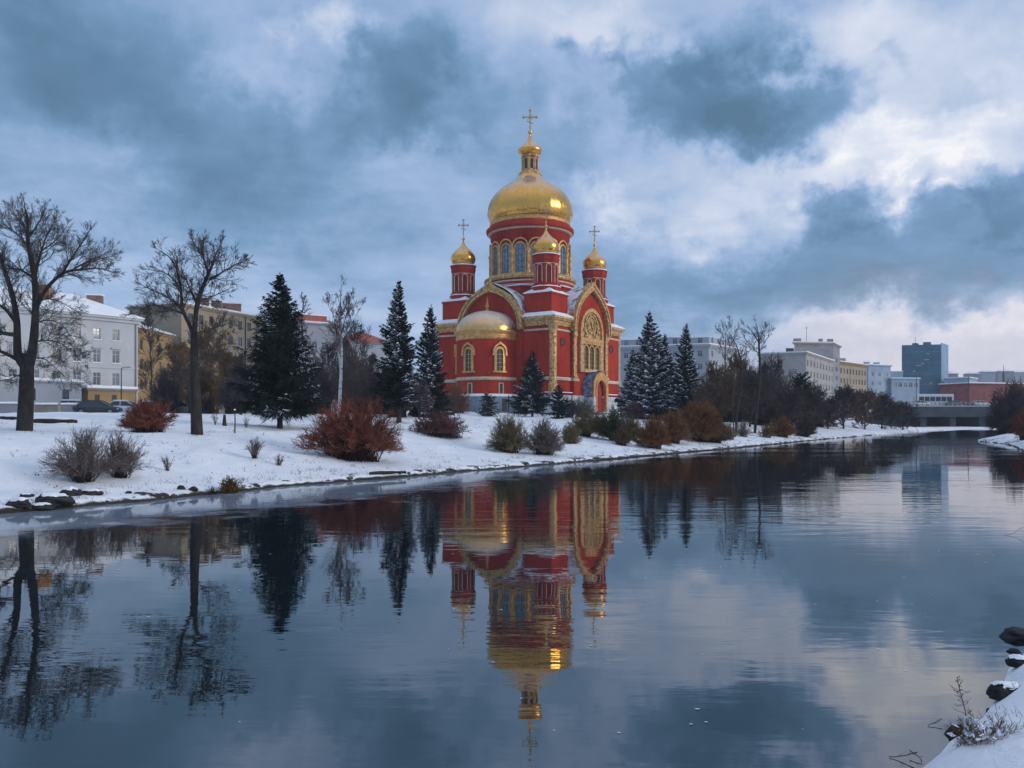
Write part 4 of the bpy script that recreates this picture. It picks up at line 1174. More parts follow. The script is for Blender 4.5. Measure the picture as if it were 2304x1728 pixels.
def spruce(label, base, H, W, seed, clear=0.08, group=None, m=None, snow=0.12, nwh=None, name='spruce_tree', dens=1.0, px=0.03, droop=0.35, trunk_r=None, prof=0.85):
    """px: how big one needle spray is, metres (about a pixel at its distance)"""
    rng = random.Random(seed)
    root = thing(name, label, 'tree', base, 0, group)
    tr = trunk_r or H * 0.016
    segs_mesh('trunk', [(Vector((0, 0, -0.2)), Vector((0, 0, H * 0.25)), tr * 1.25, tr * 0.85), (Vector((0, 0, H * 0.25)), Vector((0, 0, H * 0.98)), tr * 0.85, 0.01)], M_BARK, root, 7)
    NS, SN = [], []
    nwh = nwh or int(26 * dens)
    for k in range(nwh):
        t = (k + rng.uniform(-0.3, 0.3)) / nwh; t = max(0.0, min(1, t))
        z = H * (clear + (0.985 - clear) * t ** 0.9)
        L = W / 2 * (1 - t) ** prof * (0.93 if t > 0.06 else 0.8) + 0.02 * W
        nb = max(4, int(9 * dens * (1 - 0.35 * t)))
        a0 = rng.uniform(0, 6.28)
        for j in range(nb):
            az = a0 + 2 * math.pi * j / nb + rng.gauss(0, 0.22)
            Lb = L * rng.uniform(0.60, 1.25)
            if t < 0.9 and rng.random() < 0.13: continue
            Lb *= 1 + 0.20 * math.sin(az + seed) + 0.22 * mnoise.noise(Vector((az * 0.9, t * 5, seed * 1.7)))
            zb = z + rng.uniform(-0.6, 0.6) * H * (1 - clear) / nwh
            slope = (0.55 * t + 0.10 - droop * (1 - t)) + rng.gauss(0, 0.07)      # upper branches rise, lower ones hang
            out = Vector((math.cos(az), math.sin(az), 0))
            n = 5; P = []
            for i in range(n + 1):
                f = i / n
                P.append(Vector((0, 0, zb)) + out * Lb * f + Vector((0, 0, Lb * (slope * f + 0.22 * f * f * (1 if t < 0.7 else 0.4)))))
            for i in range(n): NS.append((P[i], P[i + 1], px * 0.7, px * 0.45))
            side = Vector((-out.y, out.x, 0))
            ns = int((7 + Lb / W * 60) * dens)
            hassnow = mnoise.noise(Vector((math.cos(az) * 1.5, math.sin(az) * 1.5, t * 4.5 + seed))) > 0.32 - snow * 1.7
            for q in range(ns):
                f = rng.uniform(0.10, 1.0); i = min(n - 1, int(f * n)); o = P[i].lerp(P[i + 1], f * n - i)
                sg = rng.choice((-1, 1))
                Lt = Lb * 0.30 * (1.15 - 0.75 * f) * rng.uniform(0.5, 1.2) + 0.02 * W
                dd = (out * rng.uniform(0.3, 1.0) + side * sg * rng.uniform(0.3, 1.0) + Vector((0, 0, rng.uniform(-0.75, 0.12) * (1 - 0.6 * t)))).normalized()
                e = o + dd * Lt
                NS.append((o, e, px * rng.uniform(0.7, 1.2), px * 0.4))
                if rng.random() < 0.75:
                    m_ = o.lerp(e, rng.uniform(0.3, 0.8)); NS.append((m_, m_ + (dd + Vector((rng.gauss(0, .5), rng.gauss(0, .5), -0.7))).normalized() * Lt * 0.55, px * 0.8, px * 0.35))
                if hassnow and rng.random() < snow * 3.0 and f > 0.25:
                    SN.append((o + Vector((0, 0, px)), o.lerp(e, 0.75) + Vector((0, 0, px * 1.1)), px * 1.25, px * 0.7))
    # leader
    for k in range(14):
        z = H * rng.uniform(0.93, 1.0); az = rng.uniform(0, 6.28)
        NS.append((Vector((0, 0, z)), Vector((math.cos(az) * W * 0.03, math.sin(az) * W * 0.03, z + H * 0.012)), px * 0.6, px * 0.3))
    segs_mesh('crown', NS, m or M_NEEDLE, root, 3)
    if SN: segs_mesh('snow_on_branches', SN, M_SNOWB, root, 3)
    return root

# ---- the two big bare trees on the bank
bx, by, bz = hit(52, 931)
D1 = by
limb_tree('tall bare tree with a forked double trunk, left of the twiggy grey bush', (bx, by, bz), D1, [
    ([(52, 938), (55, 880), (57, 830), (58, 785)], 0.40, 0.33, 1.1),
    ([(56, 790), (40, 765), (37, 730), (36, 684), (28, 634), (10, 571), (-2, 534, 0.5), (-20, 470, 1)], 0.24, 0.05, 0.35),
    ([(60, 790), (68, 760), (73, 720), (77, 646), (73, 579), (61, 514, -0.4), (60, 464, -0.5), (54, 430, -0.6)], 0.27, 0.035, 0.25),
    ([(78, 655), (92, 625, -0.5), (112, 599, -0.9), (140, 576, -1.3), (175, 570, -1.6), (212, 567, -2.0), (242, 576, -2.3)], 0.12, 0.02, 0.3),
    ([(130, 586, -1.1), (155, 544, -0.8), (175, 514, -0.5), (190, 488, -0.3)], 0.07, 0.02, 0.15),
    ([(150, 575, -1.3), (185, 553, -1.0), (215, 540, -0.7), (232, 530, -.5)], 0.05, 0.015, 0.1),
    ([(74, 590), (85, 545, 0.8), (100, 496, 1.6), (117, 462, 2.0)], 0.09, 0.02, 0.2),
    ([(88, 530, 1.0), (120, 505, 1.6), (140, 480, 2.0)], 0.05, 0.015, 0.1),
    ([(72, 590), (45, 571, 0.8), (15, 567, 1.5), (-10, 560, 2)], 0.07, 0.02, 0.2),
    ([(62, 520), (40, 492, 0.8), (10, 470, 1.4), (-10, 450, 2.0)], 0.06, 0.015, 0.1),
    ([(61, 500), (85, 462, -0.8), (95, 440, -1.2)], 0.05, 0.015, 0.1),
    ([(60, 480), (38, 455, 0.5), (30, 440, 0.8)], 0.05, 0.015, 0.1),
    ([(36, 690), (15, 662, -0.6), (-12, 642, -1.2)], 0.12, 0.04, 0.3),
    ([(36, 716), (5, 712, 0.5), (-40, 700, 1)], 0.13, 0.05, 0.3),
    ([(40, 772), (10, 757, -0.8), (-30, 740, -1.8)], 0.12, 0.05, 0.4),
    ([(74, 732), (105, 728, -0.9), (140, 741, -1.7), (178, 778, -2.4)], 0.05, 0.012, 0.1),
    ([(76, 690), (105, 683, 0.8), (135, 695, 1.5), (160, 730, 2)], 0.05, 0.012, 0.1),
    ([(66, 770), (95, 770, -0.6), (130, 800, -1.2), (160, 825, -1.6)], 0.04, 0.010, 0.1),
    ([(76, 650), (95, 636, 1.0), (125, 640, 1.7), (160, 660, 2.2)], 0.05, 0.012, 0.1),
    ([(52, 800), (20, 815, -0.8), (-15, 820, -1.5)], 0.04, 0.012, 0.1),
], 11, lvl=4, kids=5, tw=1.0, dens=2.4, rmin=0.0046, up=0.06, squat=0.965)
bx, by, bz = hit(425, 938)
limb_tree('slim bare tree with a high twin fork, right of the round red bush', (bx, by, bz), by, [
    ([(426, 946), (424, 890), (421, 830), (420, 784), (420, 712)], 0.29, 0.17, 1.1),
    ([(420, 716), (426, 646), (440, 605), (450, 580), (457, 564), (465, 540), (476, 516)], 0.125, 0.025, 0.3),
    ([(450, 585), (440, 546, .7), (420, 512, 1.3)], 0.06, 0.018, 0.2),
    ([(455, 592), (482, 574, -.8), (505, 560, -1.2), (521, 552, -1.5)], 0.06, 0.018, 0.2),
    ([(420, 722), (408, 690), (395, 659), (390, 609), (382, 571), (368, 544), (348, 530)], 0.105, 0.02, 0.3),
    ([(392, 620), (372, 590, -.8), (350, 575, -1.3), (332, 572, -1.6)], 0.05, 0.015, 0.15),
    ([(425, 645), (408, 607, 1.0), (395, 575, 1.8)], 0.07, 0.018, 0.25),
    ([(404, 684), (385, 649, -.8), (350, 626, -1.6), (312, 608, -2.2)], 0.08, 0.018, 0.25),
    ([(400, 670), (360, 655, 1.0), (325, 650, 1.9), (300, 665, 2.4)], 0.06, 0.015, 0.2),
    ([(424, 712), (445, 705, -.6), (465, 700, -1.1), (490, 690, -1.5)], 0.05, 0.015, 0.2),
    ([(428, 640), (455, 632, 1.0), (490, 615, 1.8)], 0.05, 0.015, 0.15),
    ([(421, 780), (440, 765, -.7), (470, 760, -1.2)], 0.04, 0.012, 0.2),
    ([(419, 800), (395, 795, .7), (365, 805, 1.2)], 0.04, 0.012, 0.2),
], 23, lvl=4, kids=5, tw=0.9, dens=2.5, rmin=0.0048, up=0.06, squat=0.965)

# ---- spruces
def put(u, v): return hit(u, v)
x, y, z = hit(605, 926)
spruce('biggest dark spruce, left of the white birch', (x, y, z), zat(590, y) - z, uw(182, y), 3, clear=0.12, dens=1.7, px=0.027, snow=0.07, prof=0.98)
x, y, z = at(862, 66)
spruce('tall spruce left of the church, its bare trunk foot showing', (x, y, z), zat(605, y) - z, uw(104, y), 4, clear=0.14, dens=1.55, px=0.034, snow=0.19, prof=0.9)
x, y, z = at(931, 84)
spruce('narrower spruce touching the left side of the church', (x, y, z), zat(660, 84) - z, uw(92, 84), 5, clear=0.02, dens=1.5, px=0.045, snow=0.19, prof=0.9)
x, y, z = at(1150, 104)
spruce('small spruce in front of the church corner', (x, y, z), zat(757, y) - z, uw(86, y), 6, clear=0.10, dens=1.45, px=0.036, snow=0.12, m=M_NEEDLE, prof=1.05)
x, y, z = at(1206, 98)
spruce('smallest spruce, blunt and low, in front of the church corner column', (x, y, z), zat(830, y) - z, uw(48, y), 7, clear=0.02, dens=0.9, px=0.04, snow=0.04, prof=0.7)
x, y, z = at(1052, 100)
spruce('low dark conifer below the apse windows', (x, y, z), zat(848, y) - z, uw(48, y), 8, clear=0.02, dens=0.8, px=0.04, snow=0.12, m=M_NEEDLEG, prof=0.55)
for u, top, d, w, lab, sd, sn in ((1403, 673, 112, 78, 'tallest of the spruces right of the church', 9, 0.36), (1437, 722, 116, 52, 'spruce half hidden between the two pointed spruces right of the church', 10, 0.26),
                                  (1483, 700, 110, 62, 'slender spruce farthest from the church in the row beside it', 12, 0.20), (1367, 752, 122, 56, 'short snowy spruce against the right wall of the church', 13, 0.35)):
    x, y, z = at(u, d)
    spruce(lab, (x, y, z), zat(top, d) - z, uw(w * 1.28, d), sd, clear=0.02, dens=1.5, px=0.062, snow=sn, prof=0.88)
x, y, z = at(1728, 105)
spruce('round-topped dark pine above the rust bushes by the river bend', (x, y, z), zat(808, 105) - z, uw(50, 105), 14, clear=0.25, dens=0.9, px=0.06, snow=0.0, m=M_NEEDLEG, prof=0.35, droop=-0.1, name='pine_tree')

# ---- birch and slender trees
x, y, z = at(735, 66); d = y
limb_tree('white-barked birch behind the large rust-red bush', (x, y, z), d, [
    ([(733, 900), (735, 850), (737, 800), (738, 760), (737, 720), (737, 690), (736, 650), (737, 622)], 0.17, 0.02, 0.45),
    ([(738, 822), (733, 770, .3), (728, 730, .5), (722, 690, .8), (714, 660, 1)], 0.10, 0.02, 0.35),
    ([(738, 832), (752, 815, -.5), (768, 805, -1)], 0.05, 0.015, 0.3), ([(737, 855), (748, 845, .5), (758, 838, .8)], 0.04, 0.012, 0.3),
    ([(737, 830), (725, 815, .4), (718, 805, .6)], 0.04, 0.012, 0.3), ([(738, 750), (752, 720, .8), (765, 690, 1.3), (778, 668, 1.6)], 0.05, 0.012, 0.2),
    ([(737, 720), (748, 680, -.8), (755, 650, -1.2)], 0.04, 0.012, 0.1),
], 31, lvl=4, kids=5, tw=1.5, dens=1.1, rmin=0.008, mats=(M_BIRCH, M_TWIGP), name='birch_tree', r_cut=0.06)
for u, top, d, w, lab, sd, cl in ((660, 616, 78, 62, 'thin bare tree rising behind the biggest spruce', 41, 0.45), (1566, 684, 100, 72, 'bare tree standing left of the two above the rust bushes', 42, 0.55), ):
    x, y, z = at(u, d)
    auto_tree(lab, (x, y, z), zat(top, d) - z, uw(w, d), sd, clear=cl, r=0.16, lvl=4, nl=14, rmin=0.014, kids=4, up=0.12)
x, y, z = hit(1592, 936); d = y
limb_tree('bare riverside tree with a pale leaning side stem', (x, y, z), d, [
    ([(1590, 942), (1591, 900), (1597, 860), (1602, 820), (1600, 780), (1590, 745), (1572, 715)], 0.15, 0.03, 0.5),
    ([(1586, 940), (1583, 890, .5), (1585, 840, .8), (1588, 800, 1)], 0.07, 0.03, 0.6),
    ([(1601, 800), (1612, 770), (1625, 750)], 0.06, 0.02, 0.3)], 43, lvl=3, tw=1.2, dens=0.7, rmin=0.011, mats=(M_BARK, M_TWIGB))
x, y, z = hit(1632, 936); d = y
limb_tree('tall bare riverside tree whose crown stands clear against the sky', (x, y, z), d, [
    ([(1630, 944), (1633, 900), (1638, 850), (1641, 800), (1640, 760), (1639, 735)], 0.16, 0.10, 0.75),
    ([(1639, 740), (1628, 722), (1620, 712), (1612, 706)], 0.07, 0.02, 0.1), ([(1639, 742), (1646, 722, .4), (1655, 708, .8)], 0.07, 0.02, 0.1), ([(1639, 742), (1637, 715, -.4), (1634, 700, -.6)], 0.07, 0.02, 0.1),
    ([(1640, 760), (1654, 735, -.5), (1664, 722, -.9)], 0.05, 0.02, 0.1), ([(1640, 765), (1622, 745, .5), (1612, 735, .9)], 0.05, 0.02, 0.1)], 44, lvl=3, tw=1.3, dens=0.9, rmin=0.013)

# ---- thickets of bare trees behind the spruces
brush = [  # u, top v, distance, width u, material, label
    (700, 745, 88, 90, M_TWIGP, 'bushy bare tree right of the biggest spruce'), (775, 700, 96, 100, M_TWIG, 'tall spreading bare tree right of the birch'),
    (800, 770, 84, 80, M_TWIGP, 'low plum-brown bare tree left of the tall spruce'), (840, 800, 80, 60, M_TWIGB, 'brown brushy tree under the tall spruce'),
    (655, 800, 74, 70, M_TWIG, 'dark thicket tree close behind the biggest spruce'), (745, 800, 80, 90, M_TWIG, 'dark thicket tree at the foot of the birch'),
    (520, 770, 70, 80, M_TWIG, 'dark brushy tree left of the biggest spruce'),
    (905, 835, 78, 70, M_TWIGP, 'plum-brown brush at the foot of the narrower spruce'),
    (330, 645, 118, 70, M_TWIG, 'bare tree between the white house and the yellow house'),
]
for i, (u, top, d, w, m_, lab) in enumerate(brush):
    x, y, z = at(u, d)
    auto_tree(lab, (x, y, z), zat(top, d) - z, uw(w, d), 60 + i, clear=0.10, r=0.12, lvl=4, nl=30, rmin=0.017 * d / 90, kids=5, mats=(M_BARK, m_), up=0.05, ang=(25, 70))
for i, (u, top, d, w, lab) in enumerate(((455, 718, 86, 120, 'ochre-leaved tree behind the slim bare tree'), (400, 745, 92, 90, 'withered brown-leaved tree in front of the yellow house'), (495, 765, 80, 80, 'small brown-leaved tree left of the biggest spruce'))):
    x, y, z = at(u, d)
    auto_tree(lab, (x, y, z), zat(top, d) - z, uw(w, d), 80 + i, clear=0.15, r=0.14, lvl=4, nl=26, rmin=0.014, kids=5, mats=(M_BARK, M_TWIGB), leaves=M_OCHRE, nleaf=5200, lsize=0.085, name='withered_tree', up=0.05, ang=(25, 75))
for i, (u, top, d, w, m_, lab) in enumerate(((1545, 790, 92, 80, M_OCHRE, 'ochre-tinged tree between the slender spruce and the leaning riverside tree'), (1590, 768, 98, 90, M_TWIGB, 'brown bushy tree behind the leaning riverside tree'),
                                         (1672, 780, 100, 100, M_TWIGP, 'plum-brown bushy tree right of the tall riverside tree'), (1620, 830, 92, 110, M_TWIG, 'dark bushy tree low behind the riverside trees'),
                                         (1700, 850, 96, 90, M_TWIGP, 'dusky low bushy tree left of the pine'), (1755, 838, 108, 70, M_TWIG, 'grey bushy tree right of the pine'), (1530, 850, 95, 70, M_TWIG, 'dark low tree right of the slender spruce'))):
    x, y, z = at(u, d)
    lf = m_ is M_OCHRE
    auto_tree(lab, (x, y, z), zat(top, d) - z, uw(w, d), 90 + i, clear=0.08, r=0.12, lvl=4, nl=32, rmin=0.02, kids=5, mats=(M_BARK, M_TWIGB if lf else m_), leaves=m_, nleaf=2600 if lf or m_ is M_TWIGB else 0, lsize=0.09, up=0.04, ang=(25, 75), name='bushy_tree')

for i, (u, top, d, w, m_, lab) in enumerate(((510, 800, 76, 80, M_TWIG, 'dark thicket left of the biggest spruce'), (690, 790, 82, 90, M_TWIGP, 'plum-grey thicket between the biggest spruce and the birch'), (765, 762, 90, 110, M_TWIGP, 'broad plum-grey thicket behind the birch'),
                                         (815, 790, 86, 90, M_TWIG, 'dark thicket left of the tall spruce'), (858, 812, 82, 70, M_TWIGB, 'brown thicket at the foot of the tall spruce'), (440, 790, 82, 110, M_TWIGB, 'brown thicket behind the slim bare tree'), (360, 800, 84, 80, M_TWIG, 'dark thicket left of the slim bare tree'),
                                         (912, 842, 88, 80, M_TWIGP, 'plum thicket at the foot of the narrower spruce'), (962, 850, 100, 64, M_TWIGB, 'brown thicket against the left wall of the church'), (1226, 862, 108, 50, M_TWIG, 'dark thicket at the foot of the church corner column'),
                                         (1560, 800, 104, 100, M_OCHRE, 'ochre thicket right of the slender spruce'), (1610, 782, 112, 90, M_TWIGB, 'brown thicket between the two riverside trees'), (1665, 800, 108, 90, M_TWIGP, 'plum thicket right of the tall riverside tree'),
                                         (1530, 838, 100, 70, M_TWIG, 'dark thicket beside the biggest rust-orange bush'), (1705, 838, 108, 80, M_TWIG, 'dark thicket left of the pine'), (1760, 850, 114, 70, M_TWIGP, 'plum thicket right of the pine'), (1645, 850, 100, 80, M_TWIG, 'dark low thicket behind the tall riverside tree'))):
    x, y, z = at(u, d)
    shrub(lab, (x, y, z), uw(w, d), zat(top, d) - z, 400 + i, M_STEMD, m_, nstem=230, ntw=13, rst=0.045, rtw=0.017 * d / 85, foot=0.30, tight=0.15, tl=0.15, top=0.5, name='thicket', cat='thicket', phimax=75)

# ---- far bank trees by the bridge
for i, (u, top, d, w, m_, lab) in enumerate(((1822, 845, 116, 70, M_TWIGP, 'plum-brown tree at the start of the far bank thicket'), (1868, 858, 124, 70, M_TWIGB, 'brown tree in the middle of the far bank thicket'),
                                          (1905, 866, 130, 64, M_TWIG, 'dark tree in the far bank thicket below the pale blue house'), (1950, 884, 136, 60, M_TWIG, 'last dark bush of the far bank thicket, beside the bridge'), (1788, 866, 112, 50, M_TWIGP, 'reddish low tree at the near end of the far bank thicket'))):
    x, y, z = at(u, d)
    auto_tree(lab, (x, y, z), zat(top, d) - z, uw(w, d), 110 + i, clear=0.03, r=0.12, lvl=4, nl=40, rmin=0.032, kids=5, mats=(M_BARK, m_), up=0.03, ang=(25, 80), name='riverbank_tree')

# ---- shrubs on the bank
def bush(u, v, w, h, label, seed, st, tw, **k):
    x, y, z = hit(u, v)
    return shrub(label, (x, y, z), uw(w, y), uw(h, y) * (0.88 if h > 40 and u > 1200 else 1), seed, st, tw, **k)
bush(318, 934, 128, 68, 'round dark red bush between the two big bare trees', 201, M_REDST, M_REDTW, nstem=260, ntw=14, tight=0.3, rst=0.016, rtw=0.010, foot=0.3, snow=60, lsize=0.03, phimax=84, top=0.8)
bush(762, 992, 242, 122, 'largest rust-red bush, on the slope below the birch', 202, M_REDST, M_REDTW, nstem=460, ntw=16, tight=0.25, rst=0.015, rtw=0.008, foot=0.24, snow=130, lsize=0.022, dp=3.4, tl=0.13, phimax=84, top=0.82)
bush(178, 1040, 170, 112, 'leafless grey-brown bush fanning out near the water, left of its two', 203, M_STEMD, M_GREYTW, nstem=200, ntw=10, tight=0.05, rst=0.011, rtw=0.0055, foot=0.12, dp=2.2, tl=0.22, top=0.4, phimax=84)
bush(262, 1032, 120, 96, 'smaller leafless grey-brown bush touching the right side of its bigger neighbour', 233, M_STEMD, M_GREYTW, nstem=140, ntw=10, tight=0.05, rst=0.011, rtw=0.0055, foot=0.14, dp=1.8, tl=0.20, top=0.45, phimax=80)
bush(950, 942, 140, 54, 'low plum-red hedge-like bush right of the largest rust-red bush', 204, M_STEMD, M_PURTW, nstem=260, ntw=11, tight=0.4, rst=0.014, rtw=0.011, foot=0.36, snow=40, lsize=0.03, phimax=85)
bush(1100, 978, 96, 80, 'olive bush on the slope below the church, taller of the touching two', 205, M_STEMD, M_OLIVE, nstem=220, ntw=13, tight=0.25, rst=0.014, rtw=0.0085, foot=0.2, snow=70, lsize=0.026, nleaf=1300, leaves=M_OLIVE, dp=2.4)
bush(1175, 982, 96, 72, 'olive-grey bush with snow in its twigs, joined to its taller left neighbour', 232, M_STEMD, M_GREYTW, nstem=220, ntw=13, tight=0.25, rst=0.014, rtw=0.0085, foot=0.2, snow=160, lsize=0.026, nleaf=900, leaves=M_OLIVE, dp=2.4)
bush(1262, 942, 78, 60, 'greyish olive bush left of the thin green willow bush', 206, M_STEMD, M_OLIVE, nstem=180, ntw=11, rst=0.014, rtw=0.011, foot=0.2, nleaf=900, lsize=0.04, snow=60)
bush(1322, 952, 62, 78, 'thin dull-green willow bush below the church door', 207, M_STEMD, M_GREEN, nstem=90, ntw=12, rst=0.016, rtw=0.012, foot=0.06, nleaf=2600, leaves=M_GREEN, lsize=0.05, tl=0.25)
bush(1412, 968, 80, 72, 'front rust-brown round bush at the waterside', 208, M_STEMD, M_ORANGE, nstem=260, ntw=13, tight=0.6, rst=0.014, rtw=0.011, foot=0.2, nleaf=3000, leaves=M_ORANGE, lsize=0.035)
bush(1452, 958, 84, 70, 'rust-brown bush overlapping behind the front round one', 209, M_STEMD, M_ORANGE, nstem=260, ntw=13, tight=0.6, rst=0.014, rtw=0.012, foot=0.2, nleaf=3000, leaves=M_ORANGE, lsize=0.038)
bush(1512, 955, 120, 92, 'biggest rust-orange bush, highest of the waterside row', 210, M_STEMD, M_ORANGE, nstem=340, ntw=14, tight=0.6, rst=0.016, rtw=0.013, foot=0.16, nleaf=5200, leaves=M_ORANGE, lsize=0.042)
bush(1232, 958, 58, 44, 'muted olive-brown bush between the snowy olive-grey bush and the willow', 246, M_STEMD, M_OLIVE, nstem=150, ntw=11, tight=0.2, rst=0.014, rtw=0.010, foot=0.25, nleaf=400, leaves=M_OCHRE, lsize=0.035, snow=60)
bush(1342, 962, 44, 40, 'small muted brown bush in front of the tan bush', 247, M_STEMD, M_TWIGB, nstem=120, ntw=11, tight=0.2, rst=0.012, rtw=0.010, foot=0.25, nleaf=300, leaves=M_ORANGE, lsize=0.035)
bush(1575, 950, 40, 34, 'small olive bush between the dull brown bush and the riverside trees', 248, M_STEMD, M_OLIVE, nstem=110, ntw=10, tight=0.2, rst=0.014, rtw=0.012, foot=0.25)
bush(1545, 956, 70, 60, 'dull brown bush at the right foot of the biggest rust-orange bush', 241, M_STEMD, M_TWIGB, nstem=200, ntw=13, tight=0.3, rst=0.014, rtw=0.012, foot=0.2, snow=80, lsize=0.04)
bush(1365, 952, 60, 62, 'tan bush between the green willow bush and the front rust-brown bush', 242, M_STEMD, M_OLIVE, nstem=180, ntw=12, rst=0.014, rtw=0.011, foot=0.2, nleaf=700, leaves=M_OCHRE, lsize=0.04)
bush(1290, 935, 60, 44, 'low tan bush left of the green willow bush', 244, M_STEMD, M_OLIVE, nstem=150, ntw=11, rst=0.014, rtw=0.011, foot=0.25, snow=60, lsize=0.035)
bush(1655, 946, 40, 30, 'low tan tuft left of the rust-red low bush', 245, M_STEMD, M_OCHRE, nstem=90, ntw=10, rst=0.014, rtw=0.012, foot=0.3)
bush(1690, 944, 62, 46, 'rust-red low bush below the pine', 211, M_STEMD, M_ORANGE, nstem=200, ntw=12, tight=0.5, rst=0.018, rtw=0.016, foot=0.2, nleaf=1600, leaves=M_ORANGE, lsize=0.06)
bush(1738, 944, 52, 52, 'dark brown bush right of the rust-red low bush', 212, M_STEMD, M_TWIGP, nstem=180, ntw=12, tight=0.5, rst=0.018, rtw=0.018, foot=0.2)
bush(1375, 905, 60, 40, 'dark plum bush behind the rust-brown waterside bushes', 213, M_STEMD, M_PURTW, nstem=140, ntw=11, rst=0.016, rtw=0.016, foot=0.3)
bush(1605, 944, 44, 42, 'grey wispy bush at the feet of the riverside trees', 214, M_STEMD, M_GREYTW, nstem=90, ntw=8, rst=0.012, rtw=0.010, foot=0.25)
bush(1027, 888, 62, 84, 'olive rounded bush against the church apse', 215, M_STEMD, M_OLIVE, nstem=200, ntw=12, tight=0.4, rst=0.02, rtw=0.02, foot=0.2, nleaf=2400, leaves=M_GREEN, lsize=0.08)
bush(985, 893, 70, 66, 'rusty bush left of the church apse', 216, M_STEMD, M_ORANGE, nstem=170, ntw=11, rst=0.02, rtw=0.019, foot=0.3, nleaf=800, lsize=0.07)
bush(1236, 886, 34, 46, 'golden-leaved little tree beside the church corner column', 217, M_STEMD, M_OLIVE, nstem=70, ntw=10, rst=0.02, rtw=0.018, foot=0.1, nleaf=1500, leaves=M_GOLDL, lsize=0.085, name='small_tree', cat='tree')
bush(1258, 902, 70, 52, 'grey-green frosted bush at the foot of the portal', 218, M_STEMD, M_GREYTW, nstem=150, ntw=11, rst=0.018, rtw=0.016, foot=0.25, nleaf=900, leaves=M_GREEN, lsize=0.06, snow=120)
bush(1330, 893, 50, 34, 'dark green low bush right of the church door', 219, M_STEMD, M_GREEN, nstem=120, ntw=10, rst=0.018, rtw=0.016, foot=0.3, nleaf=900, leaves=M_GREEN, lsize=0.06)
for u, v, w, h, lab, sd, ns in ((550, 990, 52, 44, 'small leafless bush on open snow left of the largest rust-red bush', 221, 46), (602, 1006, 34, 26, 'sparse tuft of twigs just left of the largest rust-red bush', 222, 18),
                                (362, 1018, 48, 38, 'few-stemmed bare shoot right of the two-clump grey bush', 223, 14), (465, 918, 26, 30, 'bare sapling right of the slim bare tree', 224, 10), (532, 924, 24, 26, 'bare shoot left of the biggest spruce', 225, 10)):
    bush(u, v, w, h, lab, sd, M_STEMD, M_GREYTW, nstem=ns, ntw=7, rst=0.010, rtw=0.006, foot=0.10, tl=0.24, top=0.4, phimax=60, name='young_shrub')
bush(497, 1066, 58, 36, 'yellow-brown grassy bush at the water line', 226, M_OCHRE, M_OCHRE, nstem=150, ntw=8, rst=0.008, rtw=0.006, foot=0.25, nleaf=500, lsize=0.025, phimax=86)
bush(458, 1068, 34, 18, 'tiny brown tuft left of the grassy water-line bush', 227, M_OCHRE, M_STEMD, nstem=50, ntw=6, rst=0.007, rtw=0.005, foot=0.3, phimax=86)
x, y, z = at(2190, 96)
shrub('tall dark red-brown thicket bush on the right bank', (x, y, z), uw(84, 96), zat(836, 96) - z, 230, M_STEMD, M_TWIGP, nstem=420, ntw=14, rst=0.03, rtw=0.024, foot=0.3, tight=0.4, dp=8)
x, y, z = at(2226, 74)
shrub('rusty waterside bush on the right bank', (x, y, z), uw(74, 74), uw(74, 74), 231, M_REDST, M_REDTW, nstem=300, ntw=13, rst=0.02, rtw=0.017, foot=0.3, tight=0.4)

# dry weed stalks on the near right bank
x, y, z = hit(2096, 1600)
rng = random.Random(300)
root = thing('dry_weed', 'tall dry weed stalk leaning over the rocks on the near snowbank', 'weed', (x, y, z))
S = []
k = 1 / FU * y
P = [Vector(((q[0] - 2096) * k, 0.02 * i, (1600 - q[1]) * k)) for i, q in enumerate(((2096, 1602), (2094, 1570), (2088, 1530), (2082, 1500), (2080, 1475)))]
for i in range(4): S.append((P[i], P[i + 1], 0.0045 - 0.0007 * i, 0.0038 - 0.0007 * i))
for i in range(40):
    f = rng.uniform(0.1, 1); j = min(3, int(f * 4)); o = P[j].lerp(P[j + 1], f * 4 - j)
    dd = Vector((rng.gauss(0, 1), rng.gauss(0, 0.6), rng.uniform(-0.2, 0.9))).normalized(); L_ = rng.uniform(0.02, 0.09) * (1.4 - f)
    e = o + dd * L_; S.append((o, e, 0.002, 0.0013)); S.append((e, e + (dd + Vector((0, 0, .6))).normalized() * L_ * .5, 0.0016, 0.001))
    if rng.random() < 0.6: S.append((e, e + Vector((0, 0, 0.009)), 0.004, 0.003))
segs_mesh('stalks', S, M_STEMD, root, 4)
x, y, z = hit(2105, 1612)
shrub('clump of withered brown weeds on the near snowbank', (x, y, z), 0.40, 0.20, 301, M_OCHRE, M_OCHRE, nstem=60, ntw=5, rst=0.0022, rtw=0.0014, foot=0.4, tl=0.3, nleaf=120, leaves=M_OCHRE, lsize=0.007, name='withered_weed', cat='weed', dp=0.3, snow=90)
x, y, z = hit(2140, 1590)
shrub('bare purple-grey weeds trailing over the near snow', (x, y, z), 0.5, 0.16, 302, M_STEMD, M_GREYTW, nstem=26, ntw=7, rst=0.0025, rtw=0.0018, foot=0.2, tl=0.4, name='withered_weed', cat='weed', dp=0.3)
